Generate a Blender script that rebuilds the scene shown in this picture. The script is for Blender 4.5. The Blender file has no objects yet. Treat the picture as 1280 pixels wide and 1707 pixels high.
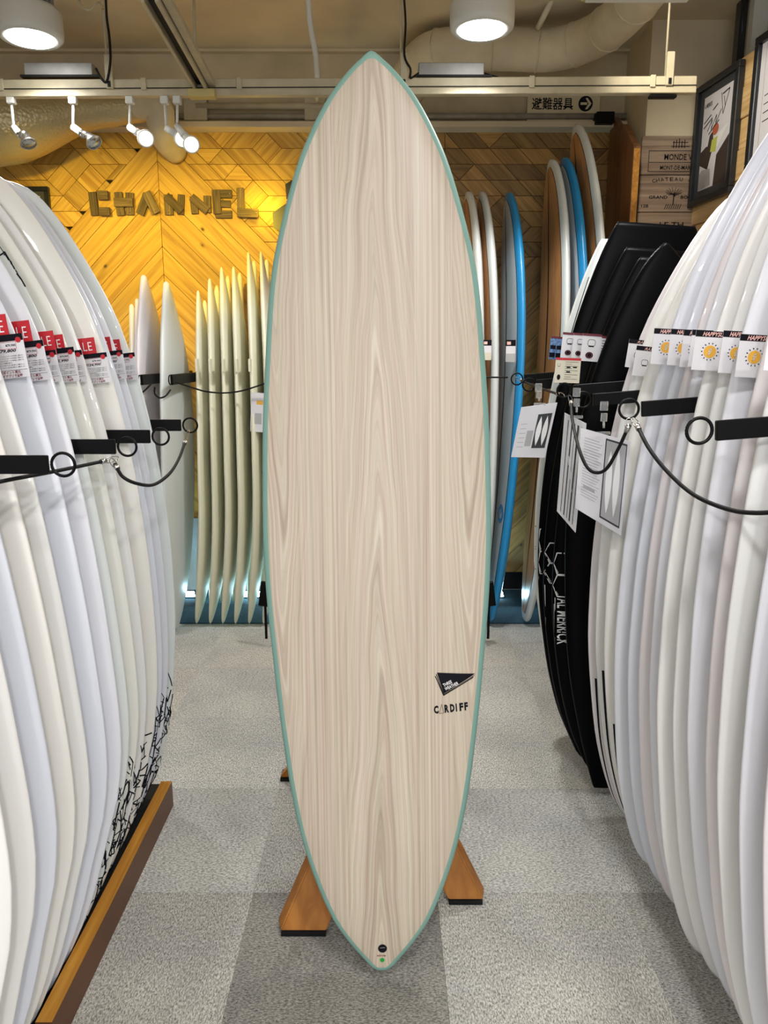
import bpy, bmesh, math, random
from math import sin, cos, pi, radians, sqrt
from mathutils import Vector, Matrix
random.seed(7)
S = bpy.context.scene
COL = S.collection
# ------------------------------------------------------------------ camera
CH, CF, CP = 1.49, 1250.0, radians(11.8)
cd = bpy.data.cameras.new('camera'); cam = bpy.data.objects.new('camera', cd); COL.objects.link(cam)
cam.location = (0, 0, CH); cam.rotation_euler = (pi/2 - CP, 0, 0)
cd.sensor_fit = 'VERTICAL'; cd.sensor_height = 36.0; cd.lens = 36.0*CF/1707.0; cd.clip_start = .02
S.camera = cam
fv = Vector((0, cos(CP), -sin(CP))); uv_ = Vector((0, sin(CP), cos(CP))); rv = Vector((1, 0, 0)); C0 = Vector((0, 0, CH))
def ray(x, y): return fv + rv*((x-640)/CF) + uv_*((853.5-y)/CF)
def at(x, y, Y):
    d = ray(x, y); return C0 + d*(Y/d.y)
def depth(p): return (Vector(p)-C0).dot(fv)
# ------------------------------------------------------------------ world, exposure, lights
w = bpy.data.worlds.new('world'); S.world = w; w.use_nodes = True
w.node_tree.nodes['Background'].inputs[0].default_value = (.9, .92, 1, 1)
w.node_tree.nodes['Background'].inputs[1].default_value = .1
S.view_settings.view_transform = 'Standard'; S.view_settings.look = 'None'
S.view_settings.gamma = 1; S.view_settings.use_curve_mapping = False
S.view_settings.exposure = 0.72
def light(kind, name, loc, power, color, size=.2, aim=None, spot=None, blend=.5, sizey=None):
    l = bpy.data.lights.new(name, kind); o = bpy.data.objects.new(name, l); COL.objects.link(o)
    o.location = loc; l.energy = power; l.color = color
    if kind == 'AREA':
        l.shape = 'DISK' if sizey is None else 'RECTANGLE'; l.size = size
        if sizey: l.size_y = sizey
    else: l.shadow_soft_size = size
    if spot: l.spot_size = spot; l.spot_blend = blend
    if aim is not None:
        o.rotation_euler = (Vector(aim)-Vector(loc)).to_track_quat('-Z', 'Y').to_euler()
    return o
WHITE = (1.0, .985, .965)
for lx, ly, pw in ((.38, .35, 13), (-1.24, .35, 7), (.38, -1.4, 26), (-1.24, -1.4, 20), (1.2, -.7, 16), (.85, 2.25, 9)):  # last two: unseen fills added to brighten the right boards and plank wall
    light('AREA', 'overhead_light', (lx, ly, 2.66), pw, WHITE, .22)
light('SPOT', 'right_wall_fill_spot', (.75, 2.7, 2.95), 40, (1, .93, .80), .05, aim=(1.75, 3.75, 2.25), spot=radians(62), blend=.8)  # unseen warm spot added to brighten the right plank wall
light('AREA', 'front_area_light', (0, -2.85, 1.7), 30, (.93, .96, 1.0), 3.2, aim=(0, 2, 1.0), sizey=1.8)  # broad cool area light behind the camera; no window is modelled

# ------------------------------------------------------------------ node materials
def nm(name):
    m = bpy.data.materials.new(name); m.use_nodes = True
    nt = m.node_tree; b = nt.nodes['Principled BSDF']
    return m, nt, b
def rgb(c): return (c[0], c[1], c[2], 1)
def plain(name, c, rough=.5, metal=0, noise=0, nscale=20, coat=0, spec=None, emit=None, estr=0, trans=0, alpha=1):
    m, nt, b = nm(name)
    b.inputs['Base Color'].default_value = rgb(c); b.inputs['Roughness'].default_value = rough
    b.inputs['Metallic'].default_value = metal; b.inputs['Coat Weight'].default_value = coat
    if spec is not None: b.inputs['Specular IOR Level'].default_value = spec
    if trans: b.inputs['Transmission Weight'].default_value = trans
    if emit: b.inputs['Emission Color'].default_value = rgb(emit); b.inputs['Emission Strength'].default_value = estr
    if noise:
        tc = nt.nodes.new('ShaderNodeTexCoord'); n = nt.nodes.new('ShaderNodeTexNoise')
        n.inputs['Scale'].default_value = nscale; n.inputs['Detail'].default_value = 5
        nt.links.new(tc.outputs['Object'], n.inputs['Vector'])
        mr = nt.nodes.new('ShaderNodeMapRange'); mr.inputs['From Min'].default_value = .3; mr.inputs['From Max'].default_value = .7
        mr.inputs['To Min'].default_value = 1-noise; mr.inputs['To Max'].default_value = 1+noise
        nt.links.new(n.outputs['Fac'], mr.inputs['Value'])
        mx = nt.nodes.new('ShaderNodeVectorMath'); mx.operation = 'SCALE'; mx.inputs[0].default_value = c
        nt.links.new(mr.outputs['Result'], mx.inputs['Scale']); nt.links.new(mx.outputs['Vector'], b.inputs['Base Color'])
    return m
def ramp(nt, fac, stops):
    r = nt.nodes.new('ShaderNodeValToRGB'); e = r.color_ramp.elements
    while len(e) < len(stops): e.new(.5)
    for k, (p, c) in enumerate(stops): e[k].position = p; e[k].color = rgb(c)
    nt.links.new(fac, r.inputs['Fac']); return r.outputs['Color']
def mth(nt, op, a, b=None, c=None):
    n = nt.nodes.new('ShaderNodeMath'); n.operation = op
    for k, v in enumerate((a, b, c)):
        if v is None: continue
        if isinstance(v, (int, float)): n.inputs[k].default_value = v
        else: nt.links.new(v, n.inputs[k])
    return n.outputs[0]
def mixc(nt, fac, a, b, mode='MIX'):
    n = nt.nodes.new('ShaderNodeMix'); n.data_type = 'RGBA'; n.blend_type = mode
    for s, v in ((n.inputs[0], fac), (n.inputs[6], a), (n.inputs[7], b)):
        if isinstance(v, (int, float)): s.default_value = v
        elif isinstance(v, tuple): s.default_value = rgb(v)
        else: nt.links.new(v, s)
    return n.outputs[2]
def wood(name, dark, mid, lite, gs=60, knots=True, rough=.4, coat=.1, axis=0, var=.25, seams=None):
    """pine-like boards: grain runs along the object's axis, shifted per object"""
    m, nt, b = nm(name)
    tc = nt.nodes.new('ShaderNodeTexCoord'); oi = nt.nodes.new('ShaderNodeObjectInfo')
    off = nt.nodes.new('ShaderNodeVectorMath'); off.operation = 'SCALE'; off.inputs[0].default_value = (7.3, 3.1, 5.7)
    nt.links.new(oi.outputs['Random'], off.inputs['Scale'])
    add = nt.nodes.new('ShaderNodeVectorMath'); nt.links.new(tc.outputs['Object'], add.inputs[0]); nt.links.new(off.outputs[0], add.inputs[1])
    mp = nt.nodes.new('ShaderNodeMapping'); sc = [gs]*3; sc[axis] = gs*.045; mp.inputs['Scale'].default_value = sc
    nt.links.new(add.outputs[0], mp.inputs['Vector'])
    n1 = nt.nodes.new('ShaderNodeTexNoise'); n1.inputs['Scale'].default_value = 1; n1.inputs['Detail'].default_value = 4; n1.inputs['Distortion'].default_value = .8
    nt.links.new(mp.outputs[0], n1.inputs['Vector'])
    col = ramp(nt, n1.outputs['Fac'], [(.3, dark), (.5, mid), (.72, lite)])
    if knots:
        v = nt.nodes.new('ShaderNodeTexVoronoi'); v.inputs['Scale'].default_value = 5.5
        mp2 = nt.nodes.new('ShaderNodeMapping'); s2 = [1.2]*3; s2[axis] = .8; mp2.inputs['Scale'].default_value = s2
        nt.links.new(add.outputs[0], mp2.inputs['Vector']); nt.links.new(mp2.outputs[0], v.inputs['Vector'])
        k = ramp(nt, v.outputs['Distance'], [(.03, (.12, .1, .08)), (.06, (.75, .7, .6)), (.11, (1, 1, 1))])
        col = mixc(nt, 1.0, col, k, 'MULTIPLY')
    mr = nt.nodes.new('ShaderNodeMapRange'); mr.inputs['To Min'].default_value = 1-var; mr.inputs['To Max'].default_value = 1+var*.6
    nt.links.new(oi.outputs['Random'], mr.inputs['Value'])
    sc_ = nt.nodes.new('ShaderNodeVectorMath'); sc_.operation = 'SCALE'
    nt.links.new(col, sc_.inputs[0]); nt.links.new(mr.outputs[0], sc_.inputs['Scale']); nt.links.new(sc_.outputs[0], b.inputs['Base Color'])
    b.inputs['Roughness'].default_value = rough; b.inputs['Coat Weight'].default_value = coat
    bp = nt.nodes.new('ShaderNodeBump'); bp.inputs['Strength'].default_value = .15; bp.inputs['Distance'].default_value = .002
    nt.links.new(n1.outputs['Fac'], bp.inputs['Height']); nt.links.new(bp.outputs[0], b.inputs['Normal'])
    return m
def hero_wood():
    m, nt, b = nm('paulownia_veneer')
    tc = nt.nodes.new('ShaderNodeTexCoord'); sp = nt.nodes.new('ShaderNodeSeparateXYZ'); nt.links.new(tc.outputs['Object'], sp.inputs[0])
    x, z = sp.outputs['X'], sp.outputs['Z']
    def noise(sx, sz, det=3, seed=0.0):
        mp = nt.nodes.new('ShaderNodeMapping'); mp.inputs['Scale'].default_value = (sx, .01, sz); mp.inputs['Location'].default_value = (seed, 0, seed)
        nt.links.new(tc.outputs['Object'], mp.inputs['Vector'])
        n = nt.nodes.new('ShaderNodeTexNoise'); n.inputs['Scale'].default_value = 1; n.inputs['Detail'].default_value = det
        nt.links.new(mp.outputs[0], n.inputs['Vector']); return n.outputs['Fac']
    wob = noise(5, 2.2, 2, 3.3)
    wob2 = noise(26, 3.5, 2, 9.1)
    xx = mth(nt, 'ADD', x, mth(nt, 'MULTIPLY', mth(nt, 'SUBTRACT', wob, .5), .05))
    xx = mth(nt, 'ADD', xx, mth(nt, 'MULTIPLY', mth(nt, 'SUBTRACT', wob2, .5), .010))
    ax = mth(nt, 'ABSOLUTE', xx)
    # central cathedral figure opening downwards, side figures opening upwards (book matched)
    # sqrt makes the arches steep-sided
    c1 = mth(nt, 'ADD', mth(nt, 'MULTIPLY', z, 9.5), mth(nt, 'MULTIPLY', mth(nt, 'SQRT', mth(nt, 'ADD', mth(nt, 'MULTIPLY', xx, xx), .00006)), 150))
    dx = mth(nt, 'SUBTRACT', ax, .218)
    c2 = mth(nt, 'ADD', mth(nt, 'MULTIPLY', z, -10.0), mth(nt, 'MULTIPLY', mth(nt, 'SQRT', mth(nt, 'ADD', mth(nt, 'MULTIPLY', dx, dx), .00006)), 160))
    sel = nt.nodes.new('ShaderNodeMapRange'); sel.inputs['From Min'].default_value = .128; sel.inputs['From Max'].default_value = .132
    nt.links.new(ax, sel.inputs['Value'])
    def rings(c, seed):
        cb = nt.nodes.new('ShaderNodeCombineXYZ'); nt.links.new(c, cb.inputs[0]); cb.inputs[1].default_value = seed
        nt.links.new(mth(nt, 'MULTIPLY', z, .8), cb.inputs[2])
        n = nt.nodes.new('ShaderNodeTexNoise'); n.inputs['Scale'].default_value = 1.0; n.inputs['Detail'].default_value = 3; n.inputs['Roughness'].default_value = .62
        nt.links.new(cb.outputs[0], n.inputs['Vector']); return n.outputs['Fac']
    r1, r2 = rings(c1, 1.3), rings(c2, 6.1)
    mm = nt.nodes.new('ShaderNodeMix'); nt.links.new(sel.outputs[0], mm.inputs[0]); nt.links.new(r1, mm.inputs[2]); nt.links.new(r2, mm.inputs[3])
    # straight grain between the figures
    st = noise(150, .9, 4, 1.7)
    # weight of straight grain peaks at |x| ~ .13
    ws = nt.nodes.new('ShaderNodeMapRange'); ws.inputs['From Min'].default_value = .075; ws.inputs['From Max'].default_value = .02
    ws.inputs['To Min'].default_value = 0; ws.inputs['To Max'].default_value = 1
    nt.links.new(mth(nt, 'ABSOLUTE', mth(nt, 'SUBTRACT', ax, .125)), ws.inputs['Value'])
    m2 = nt.nodes.new('ShaderNodeMix'); nt.links.new(ws.outputs[0], m2.inputs[0]); nt.links.new(mm.outputs[0], m2.inputs[2]); nt.links.new(st, m2.inputs[3])
    base = ramp(nt, m2.outputs[0], [(.30, (.36, .29, .232)), (.43, (.455, .38, .312)), (.53, (.515, .44, .368)), (.68, (.59, .52, .445))])
    tint = ramp(nt, noise(60, .5, 2, 5.5), [(.35, (.97, .93, .92)), (.5, (1, 1, .96)), (.65, (.96, .99, .93))])
    col = mixc(nt, 1.0, base, tint, 'MULTIPLY')
    fine = ramp(nt, noise(420, 6, 2, 2.2), [(.3, (.93, .93, .93)), (.7, (1.04, 1.04, 1.04))])
    col = mixc(nt, 1.0, col, fine, 'MULTIPLY')
    nt.links.new(col, b.inputs['Base Color']); b.inputs['Roughness'].default_value = .42
    return m
def carpet(name, sx, sy, c1, c2, c3):
    m, nt, b = nm(name)
    tc = nt.nodes.new('ShaderNodeTexCoord'); oi = nt.nodes.new('ShaderNodeObjectInfo')
    mp = nt.nodes.new('ShaderNodeMapping'); mp.inputs['Scale'].default_value = (sx, sy, 60); nt.links.new(tc.outputs['Object'], mp.inputs['Vector'])
    n = nt.nodes.new('ShaderNodeTexNoise'); n.inputs['Scale'].default_value = 1; n.inputs['Detail'].default_value = 4; n.inputs['Roughness'].default_value = .75
    n.inputs['Distortion'].default_value = .5
    nt.links.new(mp.outputs[0], n.inputs['Vector'])
    col = ramp(nt, n.outputs['Fac'], [(.36, c1), (.49, c2), (.61, c3)])
    n2 = nt.nodes.new('ShaderNodeTexNoise'); n2.inputs['Scale'].default_value = 3.0; n2.inputs['Detail'].default_value = 3
    nt.links.new(tc.outputs['Object'], n2.inputs['Vector'])
    big = ramp(nt, n2.outputs['Fac'], [(.35, (.86, .86, .87)), (.65, (1.06, 1.05, 1.02))])
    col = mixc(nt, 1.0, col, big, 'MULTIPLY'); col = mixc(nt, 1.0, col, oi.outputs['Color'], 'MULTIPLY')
    nt.links.new(col, b.inputs['Base Color']); b.inputs['Roughness'].default_value = .95; b.inputs['Specular IOR Level'].default_value = .1
    bp = nt.nodes.new('ShaderNodeBump'); bp.inputs['Strength'].default_value = .6; bp.inputs['Distance'].default_value = .003
    nt.links.new(n.outputs['Fac'], bp.inputs['Height']); nt.links.new(bp.outputs[0], b.inputs['Normal'])
    return m
M = {}
M['teal'] = plain('teal_rail', (.20, .36, .315), .45)
M['hero'] = hero_wood()
M['black'] = plain('black_steel', (.0025, .0025, .003), .45, spec=.15)
M['softblack'] = plain('black_foam_skin', (.0015, .0017, .0025), .38, spec=.06, noise=.2, nscale=8)
M['rubber'] = plain('black_rubber', (.005, .005, .006), .6, spec=.25, noise=.3, nscale=60)
M['ink'] = plain('black_ink', (.006, .006, .010), .6, spec=.12)
M['print_grey'] = plain('grey_print', (.42, .42, .43), .7)
M['paper'] = plain('white_card', (.72, .71, .75), .6)
M['cream_paper'] = plain('cream_card', (.66, .62, .5), .6)
M['thinprint'] = plain('thin_brown_print', (.16, .12, .09), .6)
M['red'] = plain('sale_red', (.50, .008, .02), .5)
M['redink'] = plain('dark_red_ink', (.22, .02, .03), .6)
M['maroon'] = plain('maroon_strip', (.12, .008, .02), .5)
M['pinkink'] = plain('pale_pink_ink', (.85, .50, .45), .6)
M['sun'] = plain('sun_yellow', (.80, .42, .05), .55)
M['whiteink'] = plain('white_ink', (.85, .85, .85), .55)
M['green'] = plain('green_sticker', (.01, .30, .04), .5)
M['bluephoto'] = plain('blue_photo_print', (.12, .22, .42), .5, noise=.8, nscale=120)
M['metal'] = plain('bright_steel', (.65, .65, .64), .25, metal=1)
M['galv'] = plain('galvanised_case', (.30, .30, .29), .5, metal=.3, noise=.08)
M['lampglass'] = plain('lamp_lens', (1, 1, 1), .3, emit=(1, .985, .94), estr=9)
M['lampwhite'] = plain('lamp_housing', (.62, .62, .58), .5)
M['trackpaint'] = plain('beige_painted_metal', (.44, .39, .27), .5, noise=.12, nscale=14)
M['ceil'] = plain('beige_ceiling_paint', (.62, .52, .35), .85, noise=.13, nscale=2.6)
M['beam'] = plain('stained_beige_paint', (.52, .44, .29), .8, noise=.2, nscale=4)
M['column'] = plain('cream_column_paint', (.62, .53, .37), .8, noise=.12, nscale=3)
M['greypipe'] = plain('grey_pipe_paint', (.30, .27, .22), .6, noise=.15)
M['duct'] = plain('duct_wrap', (.60, .53, .38), .6, noise=.14, nscale=6)
M['pine'] = wood('golden_pine', (.42, .22, .035), (.62, .37, .07), (.74, .48, .11), 42, True, .55, 0, var=.2)
M['parquet'] = wood('shaded_parquet_pine', (.20, .105, .025), (.33, .18, .045), (.44, .26, .075), 50, True, .5, .05, var=.42)  # same pine darkened; the wall's dim right side is put into the colour
M['brownpanel'] = wood('brown_side_panel', (.09, .035, .012), (.15, .06, .02), (.22, .095, .03), 30, True, .45, .1, axis=2, var=.1)
M['lightpine'] = wood('light_pine', (.62, .38, .15), (.76, .51, .23), (.86, .63, .32), 40, True, .5, .05, axis=1, var=.15)
M['letterwood'] = wood('weathered_dark_wood', (.07, .045, .025), (.16, .11, .055), (.26, .19, .10), 120, False, .7, 0, var=.35)
M['standwood'] = wood('orange_stained_plywood', (.25, .085, .011), (.33, .12, .015), (.42, .165, .026), 30, False, .5, 0, axis=2, var=.1)
M['plinthtop'] = wood('amber_plinth_edge', (.30, .12, .010), (.40, .17, .014), (.52, .25, .03), 40, False, .55, 0, axis=1, var=.05)
M['plinthside'] = plain('brown_plinth_side', (.105, .038, .011), .45, noise=.12, nscale=9)
M['crate'] = wood('crate_wood_print', (.13, .085, .055), (.24, .165, .11), (.36, .27, .19), 34, False, .7, 0, axis=0, var=.12)
M['orangedeck'] = wood('orange_bamboo_deck', (.40, .17, .06), (.55, .26, .10), (.62, .33, .14), 90, False, .3, .4, axis=2, var=.08)
M['greydeck'] = plain('pale_grey_blue_deck', (.55, .62, .67), .3, coat=.3)
M['blueboard'] = plain('bright_blue_rail', (.012, .27, .60), .3, coat=.3)
M['lbwhite'] = plain('longboard_white', (.66, .70, .69), .3, coat=.3)
M['cream'] = plain('cream_foam_board', (.80, .79, .62), .5)
M['frameblack'] = plain('black_picture_frame', (.012, .015, .02), .3)
M['mat_grey'] = plain('dark_grey_mount', (.045, .05, .055), .5)
M['bluemat'] = plain('blue_floor_mat', (.014, .055, .085), .95, noise=.3, nscale=90)
M['paleskirt'] = plain('pale_skirting_board', (.34, .38, .40), .6, noise=.1)
M['clear'] = plain('clear_plastic', (.9, .92, .93), .08, trans=.85)
M['led'] = plain('cool_strip_lens', (1, 1, 1), .3, emit=(.70, .92, 1), estr=7)
M['plaster'] = plain('plain_wall_paint', (.62, .60, .55), .85, noise=.05, nscale=3)
M['yellowtape'] = plain('yellow_joint_cover', (.50, .40, .16), .6)
def board_white(i, c):
    k = 'w%d' % i
    if k not in M: M[k] = plain('white_gelcoat_%s' % 'abcdefghijklmnop'[i], c, .34, coat=.25)
    return M[k]
TINTS = [(.70, .70, .70), (.67, .68, .74), (.72, .705, .67), (.66, .70, .70), (.70, .66, .68), (.71, .71, .665), (.64, .67, .75), (.74, .735, .73)]

# ------------------------------------------------------------------ object helpers
def link(o, parent=None, mw=None):
    COL.objects.link(o)
    if parent: o.parent = parent
    if mw is not None: o.matrix_basis = mw
    return o
def tag(o, label, cat, group=None):
    o['label'] = label; o['category'] = cat
    if group: o['group'] = group
    return o
def empty(name, loc=(0, 0, 0), mw=None):
    o = bpy.data.objects.new(name, None); o.empty_display_size = .05; COL.objects.link(o)
    if mw is not None: o.matrix_basis = mw
    else: o.location = loc
    return o
def meshobj(name, vs, fs, mats, parent=None, mw=None, smooth=False, midx=None):
    me = bpy.data.meshes.new(name); me.from_pydata([tuple(v) for v in vs], [], fs)
    for m in (mats if isinstance(mats, (list, tuple)) else [mats]): me.materials.append(m)
    if midx: me.polygons.foreach_set('material_index', midx)
    if smooth: me.polygons.foreach_set('use_smooth', [True]*len(fs))
    me.update(); o = bpy.data.objects.new(name, me); link(o, parent, mw); return o
def fixn(o):
    bm = bmesh.new(); bm.from_mesh(o.data); bmesh.ops.recalc_face_normals(bm, faces=bm.faces); bm.to_mesh(o.data); bm.free(); return o
class MB:
    def __init__(s): s.v = []; s.f = []; s.mi = []; s.sm = []
    def add(s, vs, fs, mi=0, smooth=False):
        b = len(s.v); s.v += [Vector(v) for v in vs]; s.f += [tuple(i+b for i in f) for f in fs]; s.mi += [mi]*len(fs); s.sm += [smooth]*len(fs)
    def box(s, c, d, R=None, mi=0, ch=0):
        x, y, z = d[0]/2, d[1]/2, d[2]/2
        if ch:
            # chamfer all vertical-profile edges: octagonal rings in z
            vs = []
            for zz, k in ((-z, ch), (-z+ch, 0), (z-ch, 0), (z, ch)):
                X, Y_ = x-k, y-k; q = ch if k == 0 else 0
                vs += [(-X+q, -Y_, zz), (X-q, -Y_, zz), (X, -Y_+q, zz), (X, Y_-q, zz), (X-q, Y_, zz), (-X+q, Y_, zz), (-X, Y_-q, zz), (-X, -Y_+q, zz)]
            fs = [tuple(range(7, -1, -1)), tuple(range(24, 32))]
            for r in range(3):
                for i in range(8): fs.append((r*8+i, r*8+(i+1) % 8, r*8+8+(i+1) % 8, r*8+8+i))
        else:
            vs = [(a*x, b*y, e*z) for a in (-1, 1) for b in (-1, 1) for e in (-1, 1)]
            fs = [(0, 1, 3, 2), (4, 6, 7, 5), (0, 4, 5, 1), (2, 3, 7, 6), (0, 2, 6, 4), (1, 5, 7, 3)]
        c = Vector(c)
        vs = [((R @ Vector(v)) if R else Vector(v)) + c for v in vs]
        s.add(vs, fs, mi); return s
    def tube(s, pts, r, n=8, closed=False, mi=0, cap=True):
        pts = [Vector(p) for p in pts]; N = len(pts); vs = []; up = Vector((.13, .21, .97))
        for i, p in enumerate(pts):
            a = pts[(i-1) % N] if (closed or i > 0) else p; b = pts[(i+1) % N] if (closed or i < N-1) else p
            t = (b-a).normalized(); u = t.cross(up)
            if u.length < .05: u = t.cross(Vector((1, 0, 0)))
            u.normalize(); v = t.cross(u); rr = r[i] if isinstance(r, (list, tuple)) else r
            vs += [p+u*(rr*cos(2*pi*k/n))+v*(rr*sin(2*pi*k/n)) for k in range(n)]
        fs = []
        for i in range(N if closed else N-1):
            j = (i+1) % N
            fs += [(i*n+k, i*n+(k+1) % n, j*n+(k+1) % n, j*n+k) for k in range(n)]
        if cap and not closed: fs += [tuple(range(n-1, -1, -1)), tuple((N-1)*n+k for k in range(n))]
        s.add(vs, fs, mi, True); return s
    def ring(s, c, ax1, ax2, R, r, n=28, m=8, mi=0):
        c = Vector(c); ax1 = Vector(ax1).normalized(); ax2 = Vector(ax2).normalized()
        return s.tube([c+ax1*(R*cos(2*pi*k/n))+ax2*(R*sin(2*pi*k/n)) for k in range(n)], r, m, True, mi)
    def lathe(s, prof, n=32, mw=None, mi=0):
        mw = mw or Matrix(); vs = []
        for r_, z_ in prof: vs += [mw @ Vector((r_*cos(2*pi*k/n), r_*sin(2*pi*k/n), z_)) for k in range(n)]
        fs = []
        for i in range(len(prof)-1): fs += [(i*n+k, i*n+(k+1) % n, (i+1)*n+(k+1) % n, (i+1)*n+k) for k in range(n)]
        fs += [tuple(range(n-1, -1, -1)), tuple((len(prof)-1)*n+k for k in range(n))]
        s.add(vs, fs, mi, True); return s
    def build(s, name, mats, parent=None, mw=None, fix=True):
        me = bpy.data.meshes.new(name); me.from_pydata([tuple(v) for v in s.v], [], s.f)
        for m in (mats if isinstance(mats, (list, tuple)) else [mats]): me.materials.append(m)
        me.polygons.foreach_set('material_index', s.mi); me.polygons.foreach_set('use_smooth', s.sm)
        me.update(); o = bpy.data.objects.new(name, me); link(o, parent, mw)
        if fix: fixn(o)
        return o
def sm(pts, k=6):
    """Catmull-Rom"""
    P = [Vector(p) for p in pts]; P = [P[0]*2-P[1]]+P+[P[-1]*2-P[-2]]; out = []
    for i in range(1, len(P)-2):
        for j in range(k):
            t = j/k; a, b, c, d = P[i-1], P[i], P[i+1], P[i+2]
            out.append(.5*((2*b)+(c-a)*t+(2*a-5*b+4*c-d)*t*t+(3*b-a-3*c+d)*t**3))
    out.append(P[-2]); return out
_tc = {}
def textgeo(body, shear=0, bold=0.0, spacing=1.0):
    k = (body, shear, bold, spacing)
    if k in _tc: return _tc[k]
    cu = bpy.data.curves.new('t', 'FONT'); cu.body = body; cu.size = 1; cu.align_x = 'LEFT'; cu.resolution_u = 2; cu.shear = shear; cu.offset = bold; cu.space_character = spacing
    o = bpy.data.objects.new('t', cu); COL.objects.link(o)
    dg = bpy.context.evaluated_depsgraph_get(); me = bpy.data.meshes.new_from_object(o.evaluated_get(dg))
    vs = [v.co.copy() for v in me.vertices]; fs = [tuple(p.vertices) for p in me.polygons]
    bpy.data.objects.remove(o); bpy.data.curves.remove(cu); bpy.data.meshes.remove(me)
    if not vs: _tc[k] = ([], [], 1, 1); return _tc[k]
    x0 = min(v.x for v in vs); y0 = min(v.y for v in vs); x1 = max(v.x for v in vs); y1 = max(v.y for v in vs)
    vs = [((v.x-x0)/(x1-x0), (v.y-y0)/(y1-y0)) for v in vs]
    _tc[k] = (vs, fs, x1-x0, y1-y0); return _tc[k]

# flat print on a plane: 2D shapes collected then mapped by fn(u,v)->Vector
class Flat:
    def __init__(s): s.v = []; s.f = []
    def poly(s, pts):
        b = len(s.v); s.v += list(pts); s.f.append(tuple(range(b, b+len(pts)))); return s
    def rect(s, x0, y0, x1, y1): return s.poly([(x0, y0), (x1, y0), (x1, y1), (x0, y1)])
    def line(s, a, b, w_):
        dx, dy = b[0]-a[0], b[1]-a[1]; L = math.hypot(dx, dy) or 1; nx, ny = -dy/L*w_/2, dx/L*w_/2
        return s.poly([(a[0]+nx, a[1]+ny), (a[0]-nx, a[1]-ny), (b[0]-nx, b[1]-ny), (b[0]+nx, b[1]+ny)])
    def frame(s, x0, y0, x1, y1, w_):
        s.rect(x0, y0, x1, y0+w_); s.rect(x0, y1-w_, x1, y1); s.rect(x0, y0+w_, x0+w_, y1-w_); s.rect(x1-w_, y0+w_, x1, y1-w_); return s
    def disc(s, c, r, n=20, ry=None):
        ry = ry or r; return s.poly([(c[0]+r*cos(2*pi*k/n), c[1]+ry*sin(2*pi*k/n)) for k in range(n)])
    def annulus(s, c, r0, r1, n=24):
        for k in range(n):
            a, b = 2*pi*k/n, 2*pi*(k+1)/n
            s.poly([(c[0]+r0*cos(a), c[1]+r0*sin(a)), (c[0]+r1*cos(a), c[1]+r1*sin(a)), (c[0]+r1*cos(b), c[1]+r1*sin(b)), (c[0]+r0*cos(b), c[1]+r0*sin(b))])
        return s
    def text(s, body, x0, y0, w_, h, ang=0, shear=0, bold=0.0, spacing=1.0):
        vs, fs, _, _ = textgeo(body, shear, bold, spacing); b = len(s.v); ca, sa = cos(ang), sin(ang)
        s.v += [(x0+u*w_*ca-v*h*sa, y0+u*w_*sa+v*h*ca) for u, v in vs]; s.f += [tuple(i+b for i in f) for f in fs]; return s
    def cut(s, g):
        out = Flat()
        for f in s.f:
            p = [s.v[i] for i in f]; x0 = min(q[0] for q in p); x1 = max(q[0] for q in p)
            k = math.floor(x0/g)
            while k*g < x1:
                q = clip(clip(p, 1, 0, (k+1)*g), -1, 0, -k*g) if True else p
                if len(q) >= 3 and area(q) > 1e-10: out.poly(q)
                k += 1
        return out
    def build(s, name, mat, fn, parent=None, mw=None):
        return meshobj(name, [fn(u, v) for u, v in s.v], s.f, mat, parent, mw)

# ------------------------------------------------------------------ ROOM SETTING
BW = 4.66       # plane of the wood cladding
ZC = 3.15
def struct(o): o['kind'] = 'structure'; return o
# floor with carpet tiles
fl = struct(MB().box((0, 1.0, -.03), (6.2, 8.2, .05)).build('floor', M['rubber']))
cA = carpet('loop_pile_along', 300, 120, (.16, .158, .15), (.46, .455, .43), (.78, .77, .72))
cB = carpet('loop_pile_across', 120, 300, (.16, .158, .15), (.46, .455, .43), (.78, .77, .72))
tm = {}
TS = .52
b0 = MB().box((0, 0, -.0035), (TS-.0003, TS-.0003, .007), ch=.0005)
for nm_, mt in (('A', cA), ('B', cB)):
    o_ = b0.build('carpet_tile', mt); tm[nm_] = o_.data; bpy.data.objects.remove(o_)
rt = random.Random(3)
for i in range(-4, 6):
    for j in range(-4, 7):
        cx, cy = -.37+TS*(i+.5), 1.86+TS*(j+.5)
        if abs(cx) > 2.3: continue
        alt = (i+j) % 2 == 0
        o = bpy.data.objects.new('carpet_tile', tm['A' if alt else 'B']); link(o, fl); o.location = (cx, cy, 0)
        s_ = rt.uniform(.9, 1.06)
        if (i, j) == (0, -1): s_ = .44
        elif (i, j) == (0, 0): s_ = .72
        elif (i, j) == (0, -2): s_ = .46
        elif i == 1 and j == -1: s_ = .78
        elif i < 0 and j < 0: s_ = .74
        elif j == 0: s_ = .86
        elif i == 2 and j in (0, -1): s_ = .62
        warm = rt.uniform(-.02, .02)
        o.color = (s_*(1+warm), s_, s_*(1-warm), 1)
struct(MB().box((0, 1.0, ZC+.05), (6.2, 8.2, .1)).build('ceiling', M['ceil']))
struct(MB().box((-2.9, 1.0, 1.57), (.1, 8.2, 3.2)).build('wall_left', M['plaster']))
struct(MB().box((3.0, 1.0, 1.57), (.1, 8.2, 3.2)).build('wall_far_right', M['plaster']))
struct(MB().box((0, -3.05, 1.57), (6.2, .1, 3.2)).build('wall_front', M['plaster']))
wb = struct(MB().box((0, BW+.11, 1.57), (6.2, .1, 3.3)).build('wall_back', M['beam']))
MB().box((-.5, BW+.04, 1.37), (3.9, .04, 2.74)).build('backing_board', M['rubber'], wb)

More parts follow.
